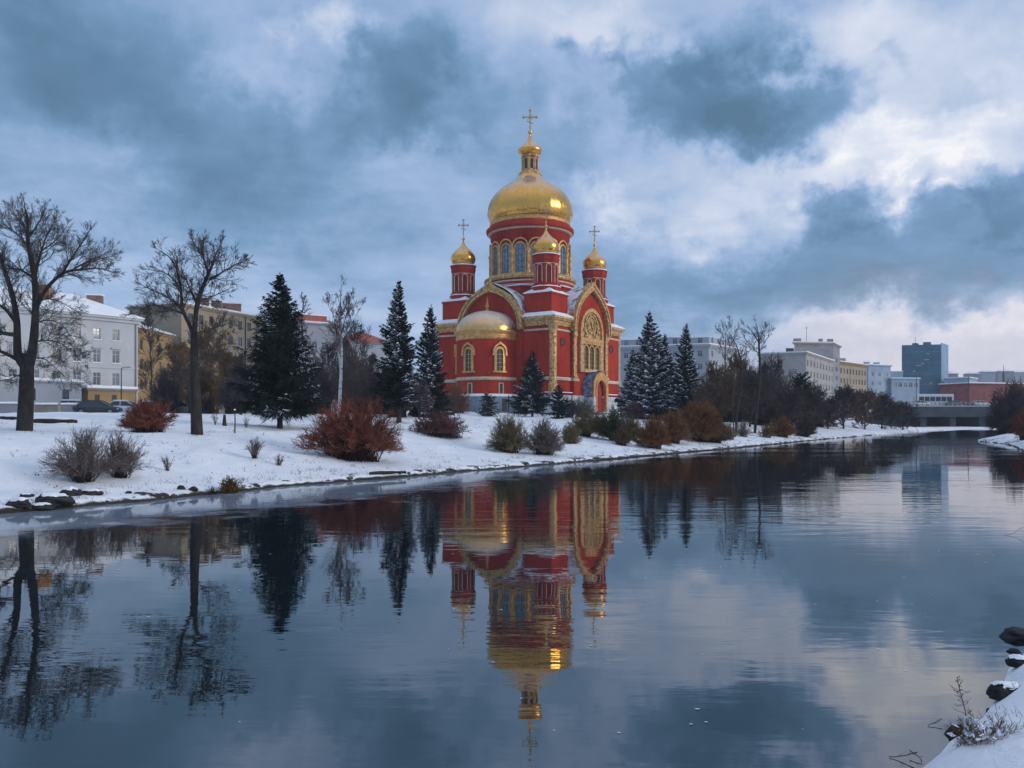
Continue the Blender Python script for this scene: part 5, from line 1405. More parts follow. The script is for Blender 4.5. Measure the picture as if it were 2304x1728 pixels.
# ------------------------------------------------------------------ town houses
M_PLW = mat('pale_grey_plaster', (0.40, 0.42, 0.44), (0.50, 0.52, 0.54), scale=0.35, detail=8, rough=0.9, bump=0.15, contrast=(0.3, 0.75), spec=0.2)
M_PLOCH = mat('ochre_plaster', (0.25, 0.165, 0.075), (0.35, 0.24, 0.115), scale=0.35, detail=8, rough=0.9, contrast=(0.3, 0.75), spec=0.2)
M_PLTAN = mat('tan_plaster', (0.28, 0.23, 0.16), (0.38, 0.31, 0.22), scale=0.3, detail=8, rough=0.9, contrast=(0.3, 0.75), spec=0.2)
M_PLBEI = mat('beige_plaster', (0.30, 0.28, 0.255), (0.39, 0.365, 0.335), scale=0.3, detail=8, rough=0.9, contrast=(0.3, 0.75), spec=0.2)
M_PLGRY = mat('grey_white_plaster', (0.28, 0.305, 0.34), (0.36, 0.385, 0.415), scale=0.3, detail=8, rough=0.9, contrast=(0.3, 0.75), spec=0.2)
M_PLBLU = mat('pale_blue_cladding', (0.23, 0.305, 0.385), (0.31, 0.385, 0.465), scale=0.25, detail=6, rough=0.8, spec=0.2)
M_PLDK = mat('weathered_grey_wall', (0.20, 0.20, 0.21), (0.30, 0.30, 0.31), scale=0.3, detail=8, rough=0.9, spec=0.2)
M_BRICK = mat('red_brick', (0.15, 0.052, 0.046), (0.24, 0.082, 0.07), scale=0.5, detail=9, rough=0.9, spec=0.2)
M_ROOFRED = mat('red_roof_sheet', (0.30, 0.07, 0.05), (0.38, 0.11, 0.08), scale=0.4, rough=0.7, spec=0.2)
M_CHIM = mat('chimney_brick', (0.16, 0.10, 0.08), (0.24, 0.15, 0.11), scale=1.2, rough=0.9)
M_CHIMO = mat('orange_chimney_brick', (0.34, 0.14, 0.05), (0.42, 0.19, 0.08), scale=1.2, rough=0.9)
M_WGLASS = mat('window_glass', (0.045, 0.06, 0.085), (0.10, 0.13, 0.17), scale=0.8, rough=0.12, spec=0.6, contrast=(0.4, 0.6))
M_WFRAME = mat('white_window_frame', (0.45, 0.46, 0.48), rough=0.6)
M_WFRAMED = mat('brown_window_frame', (0.08, 0.06, 0.05), rough=0.6)
M_TOWER = mat('blue_tower_glass', (0.018, 0.085, 0.135), (0.035, 0.135, 0.195), scale=0.12, detail=4, rough=0.12, spec=0.6)
M_TOWERL = mat('pale_tower_cladding', (0.16, 0.26, 0.36), (0.22, 0.33, 0.44), scale=0.3, rough=0.6)
M_CONC = mat('dark_concrete', (0.035, 0.045, 0.060), (0.06, 0.07, 0.088), scale=0.5, detail=7, rough=0.9)
M_CONCL = mat('grey_concrete', (0.20, 0.21, 0.23), (0.28, 0.29, 0.31), scale=0.5, detail=7, rough=0.9)
M_ASPH = mat('wet_asphalt', (0.035, 0.037, 0.042), (0.06, 0.062, 0.066), scale=0.6, rough=0.5)

def facade(mb, p0, p1, z0, z1, cols, rows, reveal=0.2, m=0):
    """wall from p0 (left, seen from outside) to p1 with recessed openings"""
    p0, p1 = Vector((*p0, 0)), Vector((*p1, 0)); L_ = (p1 - p0).length; t = (p1 - p0) / L_; n = Vector((t.y, -t.x, 0))
    T = lambda s, z, o: (p0.x + t.x * s + n.x * o, p0.y + t.y * s + n.y * o, z)
    S = sorted({0.0, L_, *[q for c in cols for q in c]}); Z = sorted({z0, z1, *[q for r in rows for q in r]})
    inside = lambda a, lst: any(c0 - 1e-6 <= a <= c1 + 1e-6 for c0, c1 in lst)
    for i in range(len(S) - 1):
        for j in range(len(Z) - 1):
            s0, s1, a, b = S[i], S[i + 1], Z[j], Z[j + 1]
            if inside((s0 + s1) / 2, cols) and inside((a + b) / 2, rows):
                r = -reveal
                mb.face([T(s0, a, 0), T(s0, a, r), T(s0, b, r), T(s0, b, 0)][::-1], m); mb.face([T(s1, a, 0), T(s1, a, r), T(s1, b, r), T(s1, b, 0)], m)
                mb.face([T(s0, a, 0), T(s1, a, 0), T(s1, a, r), T(s0, a, r)], m); mb.face([T(s0, b, 0), T(s1, b, 0), T(s1, b, r), T(s0, b, r)][::-1], m)
            else:
                mb.face([T(s0, a, 0), T(s1, a, 0), T(s1, b, 0), T(s0, b, 0)], m)
    return T, L_

_WM = {}; _wr = random.Random(99)
M_WCURT = mat('curtained_glass', (0.20, 0.20, 0.20), (0.34, 0.33, 0.31), scale=1.5, rough=0.25, spec=0.5, stretch=(4, 4, 0.5))
M_WSKY = mat('reflecting_glass', (0.10, 0.14, 0.19), (0.16, 0.21, 0.27), scale=0.8, rough=0.05, spec=1.0)
def window_meshes(w, h, mf, mg):
    key = (round(w, 2), round(h, 2), mf.name, mg.name)
    if key in _WM: return _WM[key]
    mb = MB(); f = 0.07
    for a, b, c, d in ((-w / 2, -w / 2 + f, 0, h), (w / 2 - f, w / 2, 0, h), (-w / 2 + f, w / 2 - f, 0, f), (-w / 2 + f, w / 2 - f, h - f, h), (-f / 2, f / 2, f, h - f), (-w / 2 + f, -f / 2, h * 0.68, h * 0.68 + f * 0.8), (f / 2, w / 2 - f, h * 0.68, h * 0.68 + f * 0.8)):
        mb.box(a, b, -0.05, 0.0, c, d)
    def me_of(mb, name, m_):
        me = bpy.data.meshes.new(name); me.from_pydata(mb.v, [], mb.f); me.materials.append(m_); me.update(); return me
    m1 = me_of(mb, 'window', mf)
    mb = MB(); mb.face([(-w / 2, -0.012, 0), (w / 2, -0.012, 0), (w / 2, -0.012, h), (-w / 2, -0.012, h)]); m2 = me_of(mb, 'pane', mg)
    _WM[key] = (m1, m2); return _WM[key]

def add_windows(root, p0, p1, cols, rows, reveal, mf, mg, panes=True):
    p0, p1 = Vector((*p0, 0)), Vector((*p1, 0)); t = (p1 - p0).normalized(); n = Vector((t.y, -t.x, 0)); ang = math.atan2(t.y, t.x)
    for c0, c1 in cols:
        for r0, r1 in rows:
            m1, m2 = window_meshes(c1 - c0, r1 - r0, mf, mg)
            pos = p0 + t * (c0 + c1) / 2 - n * (reveal - 0.003); pos.z = r0
            o = bpy.data.objects.new('window', m1); COL.objects.link(o); o.parent = root; o.location = pos; o.rotation_euler = (0, 0, ang)
            k = _wr.random()
            if k < 0.34: m2 = window_meshes(c1 - c0, r1 - r0, mf, M_WCURT if k < 0.16 else M_WSKY)[1]
            q = bpy.data.objects.new('pane', m2); COL.objects.link(q); q.parent = o

def house(label, cat, name, corner, dirA, LA, dirB, LB, H, m_wall, A=None, B=None, roof='flat', m_roof=None, ridge=2.5, cornice=0.35, m_corn=None, mf=None, mg=None, reveal=0.18, base=None, group=None, over=0.5, parapet=0.5):
    """corner: the corner nearest the river; A runs left from it, B runs right (seen from outside).
    A, B: (cols, rows) window intervals measured from each facade's left end."""
    cx, cy = corner; zg = gz(cx, cy) - 0.3 if base is None else base
    root = thing(name, label, cat, (cx, cy, zg), 0, group)
    a, b = Vector((*dirA, 0)).normalized(), Vector((*dirB, 0)).normalized()
    P1 = Vector((0, 0, 0)); P0 = a * LA; P2 = b * LB; P3 = P0 + P2
    q = lambda v: (v.x, v.y)
    mb = MB(); A = A or ([], []); B = B or ([], [])
    facade(mb, q(P0), q(P1), 0, H, *A, reveal); facade(mb, q(P1), q(P2), 0, H, *B, reveal)
    facade(mb, q(P2), q(P3), 0, H, [], []); facade(mb, q(P3), q(P0), 0, H, [], [])
    mb.face([(*q(P), H) for P in (P0, P1, P2, P3)])
    mb.build('wall', m_wall, root)
    mf = mf or M_WFRAME; mg = mg or M_WGLASS
    add_windows(root, q(P0), q(P1), *A, reveal, mf, mg); add_windows(root, q(P1), q(P2), *B, reveal, mf, mg)
    def rect(o): # footprint grown by o
        na = Vector((-(P0.y), P0.x, 0)).normalized()
        c = (P0 + P2) / 2
        ua, ub = a, b
        return [P0 + ua * o - ub * o, P1 - ua * o - ub * o, P2 - ua * o + ub * o, P3 + ua * o + ub * o]
    if cornice:
        mb = MB()
        for z0, z1, o in ((H - cornice, H - cornice * 0.5, over * 0.5), (H - cornice * 0.5, H + 0.02, over)):
            r1, r0 = rect(o), rect(0.003)
            ri = rect(-0.3)
            for i in range(4):
                A_, B_ = r1[i], r1[(i + 1) % 4]; C_, D_ = ri[i], ri[(i + 1) % 4]
                mb.face([(*q(A_), z0), (*q(B_), z0), (*q(B_), z1), (*q(A_), z1)]); mb.face([(*q(A_), z1), (*q(B_), z1), (*q(D_), z1), (*q(C_), z1)]); mb.face([(*q(A_), z0), (*q(C_), z0), (*q(D_), z0), (*q(B_), z0)])
        mb.build('cornice', m_corn or m_wall, root)
    mr = m_roof or M_SNOW
    mb = MB()
    if roof == 'hip':
        r = rect(over + 0.12); z = H + 0.02
        mid = lambda p, w: (p + w) / 2
        if LA >= LB:
            e = LB / 2 * 1.0; s0 = mid(r[0], r[3]) - a * e; s1 = mid(r[1], r[2]) + a * e
            v = [(*q(p), z) for p in r] + [(*q(s0), z + ridge), (*q(s1), z + ridge)]
            fs = [(0, 1, 5, 4), (1, 2, 5), (2, 3, 4, 5), (3, 0, 4)]
        else:
            e = LA / 2 * 1.0; s0 = mid(r[0], r[1]) + b * e; s1 = mid(r[3], r[2]) - b * e
            v = [(*q(p), z) for p in r] + [(*q(s0), z + ridge), (*q(s1), z + ridge)]
            fs = [(0, 1, 4), (1, 2, 5, 4), (2, 3, 5), (3, 0, 4, 5)]
        for f in fs: mb.face([v[i] for i in f])
        low = [(p[0], p[1], z - 0.12) for p in v[:4]]
        for i in range(4): mb.face([low[i], low[(i + 1) % 4], v[(i + 1) % 4], v[i]])
    else:
        r = rect(over * 0.6); z0 = H + 0.03; z1 = H + 0.35
        mb.prism([q(p) for p in r], z0, z1)
    ro = mb.build('roof', mr, root)
    return root, ro, (a, b, P0, P1, P2, P3, H)

def spread(L_, n, w, m0=1.0, m1=None):
    m1 = m0 if m1 is None else m1
    if n == 1: return [((L_ - w) / 2, (L_ + w) / 2)]
    st = (L_ - m0 - m1 - w) / (n - 1)
    return [(m0 + i * st, m0 + i * st + w) for i in range(n)]
def floors(z0, n, step, h): return [(z0 + i * step, z0 + i * step + h) for i in range(n)]
def roof_box(ro, cx, cy, z0, z1, w, d, name, m_, cap=True, ang=0.0):
    mb = MB(); c, s = math.cos(ang), math.sin(ang)
    T = lambda p: (cx + p[0] * c - p[1] * s, cy + p[0] * s + p[1] * c, p[2])
    mb.box(-w / 2, w / 2, -d / 2, d / 2, z0, z1, T=T)
    if cap: mb.box(-w / 2 - 0.12, w / 2 + 0.12, -d / 2 - 0.12, d / 2 + 0.12, z1 + 0.002, z1 + 0.22, 1, T=T)
    return mb.build(name, [m_, M_SNOW], ro)
def xy(u, d): return ((u - 1106) / FU * d, d)
def dirto(p, q_): return (q_[0] - p[0], q_[1] - p[1])

# white four-storey house on the left
c = xy(298, 112); l = xy(-60, 96); dA = dirto(c, l); LA = math.hypot(*dA)
H = zat(688, 112) - gz(*c) + 0.3
dB = (-dA[1], dA[0]) if (-dA[1]) * 0 + dA[0] * 1 > 0 else (dA[1], -dA[0])
cols = [(LA - 2.6 - 2.56 * i - 0.95, LA - 2.6 - 2.56 * i) for i in range(8)][::-1]
rows = [(1.2, 2.7), (4.2, 5.9), (7.3, 9.0), (10.4, 11.9)]
root, ro, g = house('large white four-storey house with a snowy hipped roof, behind the tall forked tree', 'house', 'white_house', c, dA, LA, (dA[1], -dA[0]), 13, H, M_PLW, (cols, rows), ([], []), roof='hip', ridge=3.3, cornice=0.8, over=0.55)
a, b = g[0], g[1]
# storey bands and window hoods
mb = MB()
T = planar((g[2].x, g[2].y, 0), tuple(-a), (-b.x, -b.y, 0))
bar(mb, -0.1, LA + 0.08, 6.55, 6.8, 0.0, 0.12, T); mb.build('storey_band', M_PLW, root)
mb = MB(); bar(mb, -0.1, LA + 0.08, 3.4, 3.6, 0.0, 0.12, T); mb.build('storey_band', M_PLW, root)
for c0, c1 in cols:
    mb = MB(); bar(mb, c0 - 0.2, c1 + 0.2, 9.2, 9.4, 0.0, 0.24, T); mb.build('window_hood', M_PLW, root)
    for z in (1.08, 4.08, 7.18, 10.28):
        mb = MB(); bar(mb, c0 - 0.1, c1 + 0.1, z, z + 0.11, 0.0, 0.16, T); mb.build('window_sill', M_SNOW, root)
mb = MB(); mb.tube([T(LA - 0.35, 0.2, 0.14), T(LA - 0.35, H - 0.9, 0.14)], 0.09, 8); mb.build('downpipe', M_PLDK, root)
p = a * (3.6) + b * 5.0; roof_box(ro, p.x, p.y, H + 0.6, H + 3.2, 1.9, 1.1, 'chimney', M_CHIM, cap=True, ang=0.2)
p = a * (10.8) + b * 4.2; roof_box(ro, p.x, p.y, H + 1.2, H + 3.7, 2.0, 1.1, 'chimney', M_CHIMO, cap=False, ang=0.2)
# low annex and kiosk in front of it
c = xy(176, 98); l = xy(-40, 88); dA = dirto(c, l); LA = math.hypot(*dA); H = zat(826, 98) - gz(*c) + 0.3
house('low grey annex with a snowy flat roof, in front of the white house', 'outbuilding', 'low_annex', c, dA, LA, (dA[1], -dA[0]), 6, H, M_PLGRY, ([(LA - 2.4, LA - 1.55), (LA - 6.4, LA - 5.55)], [(2.1, 3.5)]), None, cornice=0.25, over=0.3, mf=M_WFRAMED)
c = xy(190, 100); r_ = xy(292, 106); dB = dirto(c, r_); LB = math.hypot(*dB); H = zat(838, 100) - gz(*c) + 0.3
house('small ochre kiosk with a snow-covered roof, beside the grey annex', 'kiosk', 'kiosk', c, (-dB[1], dB[0]), 4, dB, LB, H, M_PLOCH, None, ([(0.9, 1.6), (3.3, 4.0)], [(2.0, 3.0)]), cornice=0.3, over=0.4, mf=M_WFRAMED, m_corn=M_PLDK)

# yellow houses further right
c = xy(372, 134); l = xy(296, 122); dA = dirto(c, l); LA = math.hypot(*dA); H = zat(724, 134) - gz(*c) + 0.3
root, ro, g = house('yellow house with a grey snow-dusted mansard, right of the white house', 'house', 'yellow_house', c, dA, LA, (dA[1], -dA[0]), 10, H, M_PLOCH, (spread(LA, 4, 0.9, 0.9), floors(1.2, 4, 3.1, 1.6)), None, roof='hip', ridge=2.0, cornice=0.5, mf=M_WFRAMED, m_roof=M_SNOWP)
c = xy(590, 158); l = xy(392, 136); dA = dirto(c, l); LA = math.hypot(*dA); H = zat(690, 158) - gz(*c) + 0.3
root, ro, g = house('tall tan apartment house behind the slim bare tree', 'apartment house', 'apartment_house', c, dA, LA, (dA[1], -dA[0]), 12, H, M_PLTAN, (spread(LA, 9, 1.1, 1.5), floors(1.4, 6, 3.0, 1.6)), None, roof='flat', cornice=0.5, mf=M_WFRAMED)
for f, w in ((0.30, 3.4), (0.47, 1.8), (0.62, 2.2)):
    p = g[0] * LA * f + g[1] * 4; roof_box(ro, p.x, p.y, H + 0.3, H + 2.3, w, 1.6, 'roof_hut', M_CHIM, ang=0.3)
T = planar((g[2].x, g[2].y, 0), tuple(-g[0]), (-g[1].x, -g[1].y, 0))
mb = MB(); mb.tube([T(LA * 0.66, 0.3, 0.15), T(LA * 0.66, H - 0.6, 0.15)], 0.10, 8); mb.build('downpipe', M_DARK, root)
# low houses glimpsed between the spruces
c = xy(735, 172); l = xy(600, 164); dA = dirto(c, l); LA = math.hypot(*dA); H = zat(702, 172) - gz(*c) + 0.3
root, ro, g = house('pale house with a red attic storey, glimpsed between the biggest spruce and the birch', 'house', 'pale_house', c, dA, LA, (dA[1], -dA[0]), 12, H, M_PLGRY, (spread(LA, 6, 1.0, 1.0), floors(1.4, 5, 3.2, 1.7)), None, cornice=0.4)
p = g[0] * LA * 0.35 + g[1] * 5; roof_box(ro, p.x, p.y, H + 0.35, H + 2.0, 6.0, 4.0, 'attic', M_ROOFRED, ang=math.atan2(-g[0].y, -g[0].x))
c = xy(845, 178); l = xy(752, 172); dA = dirto(c, l); LA = math.hypot(*dA); H = zat(742, 178) - gz(*c) + 0.3
root, ro, g = house('low pale house with a red roof, behind the tall spruce left of the church', 'house', 'red_roofed_house', c, dA, LA, (dA[1], -dA[0]), 10, H, M_PLGRY, (spread(LA, 4, 1.0, 1.0), floors(1.4, 4, 3.2, 1.7)), None, roof='hip', ridge=2.6, cornice=0.4, m_roof=M_ROOFRED)

# right of the church
c = xy(1531, 196); l = xy(1335, 176 + 28); r_ = xy(1592, 210); dA = dirto(c, l); LA = math.hypot(*dA); dB = dirto(c, r_); LB = math.hypot(*dB); H = zat(744, 196) - gz(*c) + 0.3
root, ro, g = house('grey-white block with a rooftop hut, behind the spruces right of the church', 'apartment house', 'grey_block', c, dA, LA, dB, LB, H, M_PLGRY, (spread(LA, 7, 1.2, 1.5), floors(1.5, 6, 3.2, 1.5)), (spread(LB, 3, 1.1, 1.5), floors(1.5, 6, 3.2, 1.5)), cornice=0.8, over=0.7)
p = g[0] * 3.2 + g[1] * 4; roof_box(ro, p.x, p.y, H + 0.35, H + 1.9, 4.6, 3.4, 'roof_hut', M_PLTAN, ang=0.1)
p = g[0] * 10 + g[1] * 4; roof_box(ro, p.x, p.y, H + 0.35, H + 2.2, 8.0, 3.0, 'roof_hut', M_PLGRY, ang=0.1)
mb = MB(); p = g[0] * 6.0 + g[1] * 2; 
for k in range(3): mb.tube([(p.x + 0.4 * k, p.y, H), (p.x + 0.4 * k, p.y, H + 2.6)], 0.05, 4)
for k in range(4): mb.tube([(p.x, p.y, H + 0.6 + 0.6 * k), (p.x + 0.8, p.y, H + 0.6 + 0.6 * k)], 0.04, 4)
mb.build('antenna_frame', M_DARK, ro)

c = xy(1741, 226); l = xy(1640, 232); r_ = xy(1800, 262); dA = dirto(c, l); LA = math.hypot(*dA); dB = dirto(c, r_); LB = math.hypot(*dB); H = zat(761, 226) - gz(*c) + 0.3
rowsB = floors(1.6, 5, 3.1, 1.7)
root, ro, g = house('beige block with rows of dark windows on its river side, right of the riverside trees', 'apartment house', 'beige_block', c, dA, LA, dB, LB, H, M_PLBEI, ([(LA * .35, LA * .55), (LA * .62, LA * .82)], [(H - 6.2, H - 4.6)]), (spread(LB, 9, 1.9, 1.2), floors(1.6, 6, (H - 2.2) / 6, 1.7)), cornice=0.6, over=0.6)
p = g[0] * 5 + g[1] * 3; roof_box(ro, p.x, p.y, H + 0.35, H + 1.5, 1.8, 1.4, 'roof_hut', M_DARK, ang=0.1)
c = xy(1800, 264); l = xy(1716, 262); r_ = xy(1814, 276); dA = dirto(c, l); LA = math.hypot(*dA); dB = dirto(c, r_); LB = math.hypot(*dB); H = zat(741, 264) - gz(*c) + 0.3
root, ro, g = house('taller grey-brown block with a roof mast, rising behind the beige block', 'apartment house', 'grey_brown_block', c, dA, LA, dB, LB, H, M_PLDK, (spread(LA, 5, 1.3, 1.5), floors(1.6, 7, 3.0, 1.5)), ([(LB * .35, LB * .65)], floors(1.6, 7, 3.0, 1.5)), cornice=0.7, over=0.7, m_corn=M_PLTAN)
p = g[0] * LA * 0.72 + g[1] * 2
mb = MB(); mb.tube([(p.x, p.y, H), (p.x, p.y, H + 5.6)], 0.07, 5); mb.tube([(p.x - 0.6, p.y, H + 5.0), (p.x + 0.6, p.y, H + 5.0)], 0.05, 4); mb.build('mast', M_DARK, ro)
for f, w in ((0.95, 2.2), (0.35, 1.0), (0.1, 1.6)):
    p = g[0] * LA * f + g[1] * 1.5; roof_box(ro, p.x, p.y, H + 0.35, H + 1.4, w, 1.2, 'roof_hut', M_PLDK, ang=0.0, cap=False)
c = xy(1872, 300); l = xy(1813, 280); dA = dirto(c, l); LA = math.hypot(*dA); H = zat(789, 300) - gz(*c) + 0.3
root, ro, g = house('long ochre apartment block seen at a slant, above the far bank thicket', 'apartment house', 'ochre_block', c, dA, LA, (dA[1], -dA[0]), 12, H, M_PLTAN, (spread(LA, 9, 1.3, 1.0), floors(1.4, 5, (H - 2) / 5, 1.8)), None, cornice=0.9, over=0.7, mf=M_WFRAMED, m_corn=M_PLOCH)
p = g[0] * LA * 0.55 + g[1] * 4; roof_box(ro, p.x, p.y, H + 0.35, H + 1.9, 2.6, 2.0, 'roof_hut', M_PLDK, ang=0.1)
c = xy(1924, 318); l = xy(1876, 312); dA = dirto(c, l); LA = math.hypot(*dA); H = zat(790, 318) - gz(*c) + 0.3
root, ro, g = house('pale blue block between the ochre block and the low pale hall', 'office block', 'pale_blue_block', c, dA, LA, (dA[1], -dA[0]), 12, H, M_PLBLU, (spread(LA, 3, 1.2, 1.8), floors(1.6, 5, 3.6, 1.5)), None, cornice=0.5)
for f in (0.25, 0.7):
    p = g[0] * LA * f + g[1] * 4; roof_box(ro, p.x, p.y, H + 0.35, H + 1.3, 1.6, 2.0, 'roof_hut', M_PLBLU)
c = xy(1986, 318); l = xy(1926, 316); dA = dirto(c, l); LA = math.hypot(*dA); H = zat(818, 318) - gz(*c) + 0.3
root, ro, g = house('low pale hall with dark glazed bands, left of the blue glass tower', 'hall', 'pale_hall', c, dA, LA, (dA[1], -dA[0]), 14, H, M_PLBLU, (spread(LA, 5, 1.6, 0.7), [(1.4, 3.0), (4.4, 6.0), (H - 3.4, H - 1.6)]), None, cornice=0.4)
p = g[0] * LA * 0.6 + g[1] * 6; roof_box(ro, p.x, p.y, H + 0.35, H + 3.0, 6.0, 4.0, 'roof_hut', M_PLBLU)
c = xy(2094, 322); l = xy(2040, 328); dA = dirto(c, l); LA = math.hypot(*dA); H = zat(816, 322) - gz(*c) + 0.3
house('pale blue office block right against the blue glass tower', 'office block', 'office_block', c, dA, LA, (-dA[1] * -1, -dA[0]), 14, H, M_PLBLU, (spread(LA, 4, 0.9, 1.2), [(1.0, H - 1.5)]), None, cornice=0.5)

# blue glass tower
d = 335
c = xy(2032, d); l = xy(1948, d + 4); r_ = xy(2047, d + 10); dA = dirto(c, l); LA = math.hypot(*dA); dB = dirto(c, r_); LB = math.hypot(*dB)
zg = gz(*c) - 0.3; H = zat(744, d) - zg
root = thing('glass_tower', 'dark blue glass office tower beyond the bridge', 'office tower', (*c, zg))
a, b = Vector((*dA, 0)).normalized(), Vector((*dB, 0)).normalized(); P0 = a * LA; P2 = b * LB; P3 = P0 + P2
mb = MB(); mb.prism([(P0.x, P0.y), (0, 0), (P2.x, P2.y), (P3.x, P3.y)], 0, H); body = mb.build('glass_shell', [M_TOWER], root)
T = planar((P0.x, P0.y, 0), tuple(-a), (-b.x * 0 + (-a).y, a.x, 0))
nn = Vector((-a.y * -1, -(-a.x) * -1, 0))
t_ = -a; nrm = Vector((t_.y, -t_.x, 0)); T = planar((P0.x, P0.y, 0), tuple(t_), tuple(nrm))
for k in range(1, 20):
    z = H * k / 20
    mb = MB(); bar(mb, 0, LA, z, z + 0.10, 0.0, 0.08, T); mb.build('floor_band', M_TOWER if k % 3 else M_TOWERL, root)
for k in range(0, 15):
    s = LA * k / 14
    mb = MB(); bar(mb, max(0, s - 0.05), min(LA, s + 0.05), 0, H, 0.09, 0.15, T); mb.build('mullion', M_TOWER, root)
M_TWLIT = mat('tower_lit_windows', (0.28, 0.34, 0.33), rough=0.5)  # pale colour painted in for lit windows, gives off no light
rng = random.Random(8)
for k, z in ((9, 0.86), (8, 0.78), (5, 0.70), (4, 0.62), (7, 0.72), (3, 0.5), (10, 0.45), (8, 0.3), (9, 0.12)):
    mb = MB(); s = LA * k / 14; bar(mb, s + 0.08, s + LA / 14 * rng.choice((1, 2)) - 0.08, H * z + 0.15, H * z + 0.75, 0.0, 0.05, T); mb.build('lit_window', M_TWLIT, root)
t2 = b; n2 = Vector((t2.y, -t2.x, 0)); T2 = planar((0, 0, 0), tuple(t2), tuple(n2))
mb = MB(); bar(mb, 0, LB, 0, H + 0.6, 0.0, 0.3, T2); mb.build('side_cladding', M_TOWERL, root)
for s, w, h in ((LA * 0.62, 2.6, 1.2), (LA * 0.3, 1.4, 0.9), (LA * 0.36, 0.8, 0.7)):
    p = P0 - a * s + b * 2; roof_box(root, p.x, p.y, H, H + h, w, 1.6, 'roof_unit', M_TOWER, cap=False)
p = P0 - a * LA * 0.32 + b * 2; mb = MB(); mb.tube([(p.x, p.y, H), (p.x, p.y, H + 3.6)], 0.08, 5); mb.build('mast', M_DARK, root)

c = xy(2094, 252); r_ = xy(2290, 262); dB = dirto(c, r_); LB = math.hypot(*dB); H = zat(828, 252) - gz(*c) + 0.3
root, ro, g = house('long red-brick building right of the pale blue office block', 'brick building', 'brick_building', c, (-dB[1], dB[0]), 12, dB, LB, H, M_BRICK, None, (spread(LB, 14, 0.9, 0.9), floors(1.4, 2, 3.0, 1.5)), cornice=0.4, mf=M_WFRAMED)
# small houses and a mast on the far hill
rng = random.Random(21)
for i, (u, d, w, top, m_, lab) in enumerate(((2040 + 30, 520, 5.5, 806, M_PLDK, 'grey house above the pale blue office block, far back on the hill'), (2118, 560, 8, 806, M_PLDK, 'dark flat-roofed house on the far hill, first above the brick building'), (2150, 600, 9, 802, M_PLGRY, 'pale house with a snowy roof on the far hill, beside the mast'),
                                          (2190, 640, 12, 801, M_PLDK, 'long dark house on the far hill crest, right of the mast'), (2224, 660, 14, 803, M_PLGRY, 'pale house at the far right of the hill crest'))):
    c = xy(u, d); zg = gz(*c); H = max(5.0, zat(top, d) - zg)
    house(lab, 'house', 'hillside_house', c, (-1, 0.1), w, (0.1, 1), 8, H, m_, (spread(w, 3, 1.0, 0.8), floors(1.4, 2, 3, 1.4)), None, roof='hip', ridge=1.6, cornice=0.3, base=zg - 0.3)
c = xy(2168, 610); zg = gz(*c); zt = zat(788, 610)
root = thing('hill_mast', 'thin mast with a thick head on the far hill', 'mast', (*c, zg))
mb = MB(); mb.tube([(0, 0, -0.3), (0, 0, (zt - zg) * 0.5), (0, 0, (zt - zg))], [0.7, 0.5, 0.15], 6); mb.build('pole', M_DARK, root)
mb = MB(); mb.lathe([(0.2, (zt - zg) * 0.62), (1.1, (zt - zg) * 0.68), (1.1, (zt - zg) * 0.82), (0.2, (zt - zg) * 0.88)], 8); mb.build('head', M_DARK, root)

# ------------------------------------------------------------------ bridge
BD = 182; BZ = zat(879, BD)
x0, x1 = xy(1925, BD)[0], xy(2300, BD)[0]
root = thing('bridge', 'low dark road bridge across the river bend with a pale railing', 'bridge', ((x0 + x1) / 2, BD, 0)); hw = (x1 - x0) / 2
mb = MB(); mb.box(-hw, hw, 0, 9, BZ - 0.55, BZ); mb.build('deck', M_ASPH, root)
mb = MB(); mb.box(-hw, hw, -0.5, 0.0, BZ - 2.3, BZ + 0.12); mb.build('edge_beam', M_CONC, root)
mb = MB(); mb.box(-hw, hw, -0.52, -0.02, BZ + 0.122, BZ + 0.22); mb.build('edge_snow', M_SNOW, root)
for k in (0.3, 1.5, 3.0, 5.0, 7.0, 8.6):
    mb = MB(); mb.box(-hw, hw, k - 0.2, k + 0.2, BZ - 1.9, BZ - 0.552); mb.build('girder', M_CONC, root)
for f in (-0.62, -0.28, 0.06, 0.4, 0.75):
    mb = MB(); mb.box(hw * f - 0.7, hw * f + 0.7, 0.3, 8.6, -1.2, BZ - 1.902); mb.build('pier', M_CONC, root)
mb = MB(); mb.box(-hw - 2, -hw + 4, -0.6, 9, -0.5, BZ - 2.31); mb.build('abutment', M_CONC, root)
mb = MB(); mb.box(-hw, hw, 9.2, 9.6, -0.5, BZ - 0.6); mb.build('back_wall', M_CONC, root)
rl = mb = MB()
mb.box(-hw, hw, -0.40, -0.32, BZ + 1.05, BZ + 1.13); mb.box(-hw, hw, -0.40, -0.32, BZ + 0.55, BZ + 0.60)
rail = mb.build('railing', M_CONCL, root)
n = 40
for i in range(n + 1):
    x = -hw + 2 * hw * i / n
    mb = MB(); mb.box(x - 0.06, x + 0.06, -0.42, -0.30, BZ + 0.221, BZ + 1.049); mb.build('railing_post', M_CONCL, rail)
for f in (-0.7, -0.1, 0.5):
    mb = MB(); x = hw * f
    mb.tube([(x, 0.4, BZ), (x, 0.4, BZ + 6.5), (x + 0.3, 0.8, BZ + 7.0), (x + 1.2, 1.6, BZ + 7.1)], 0.07, 6); mb.build('lamp_pole', M_DARK, root)

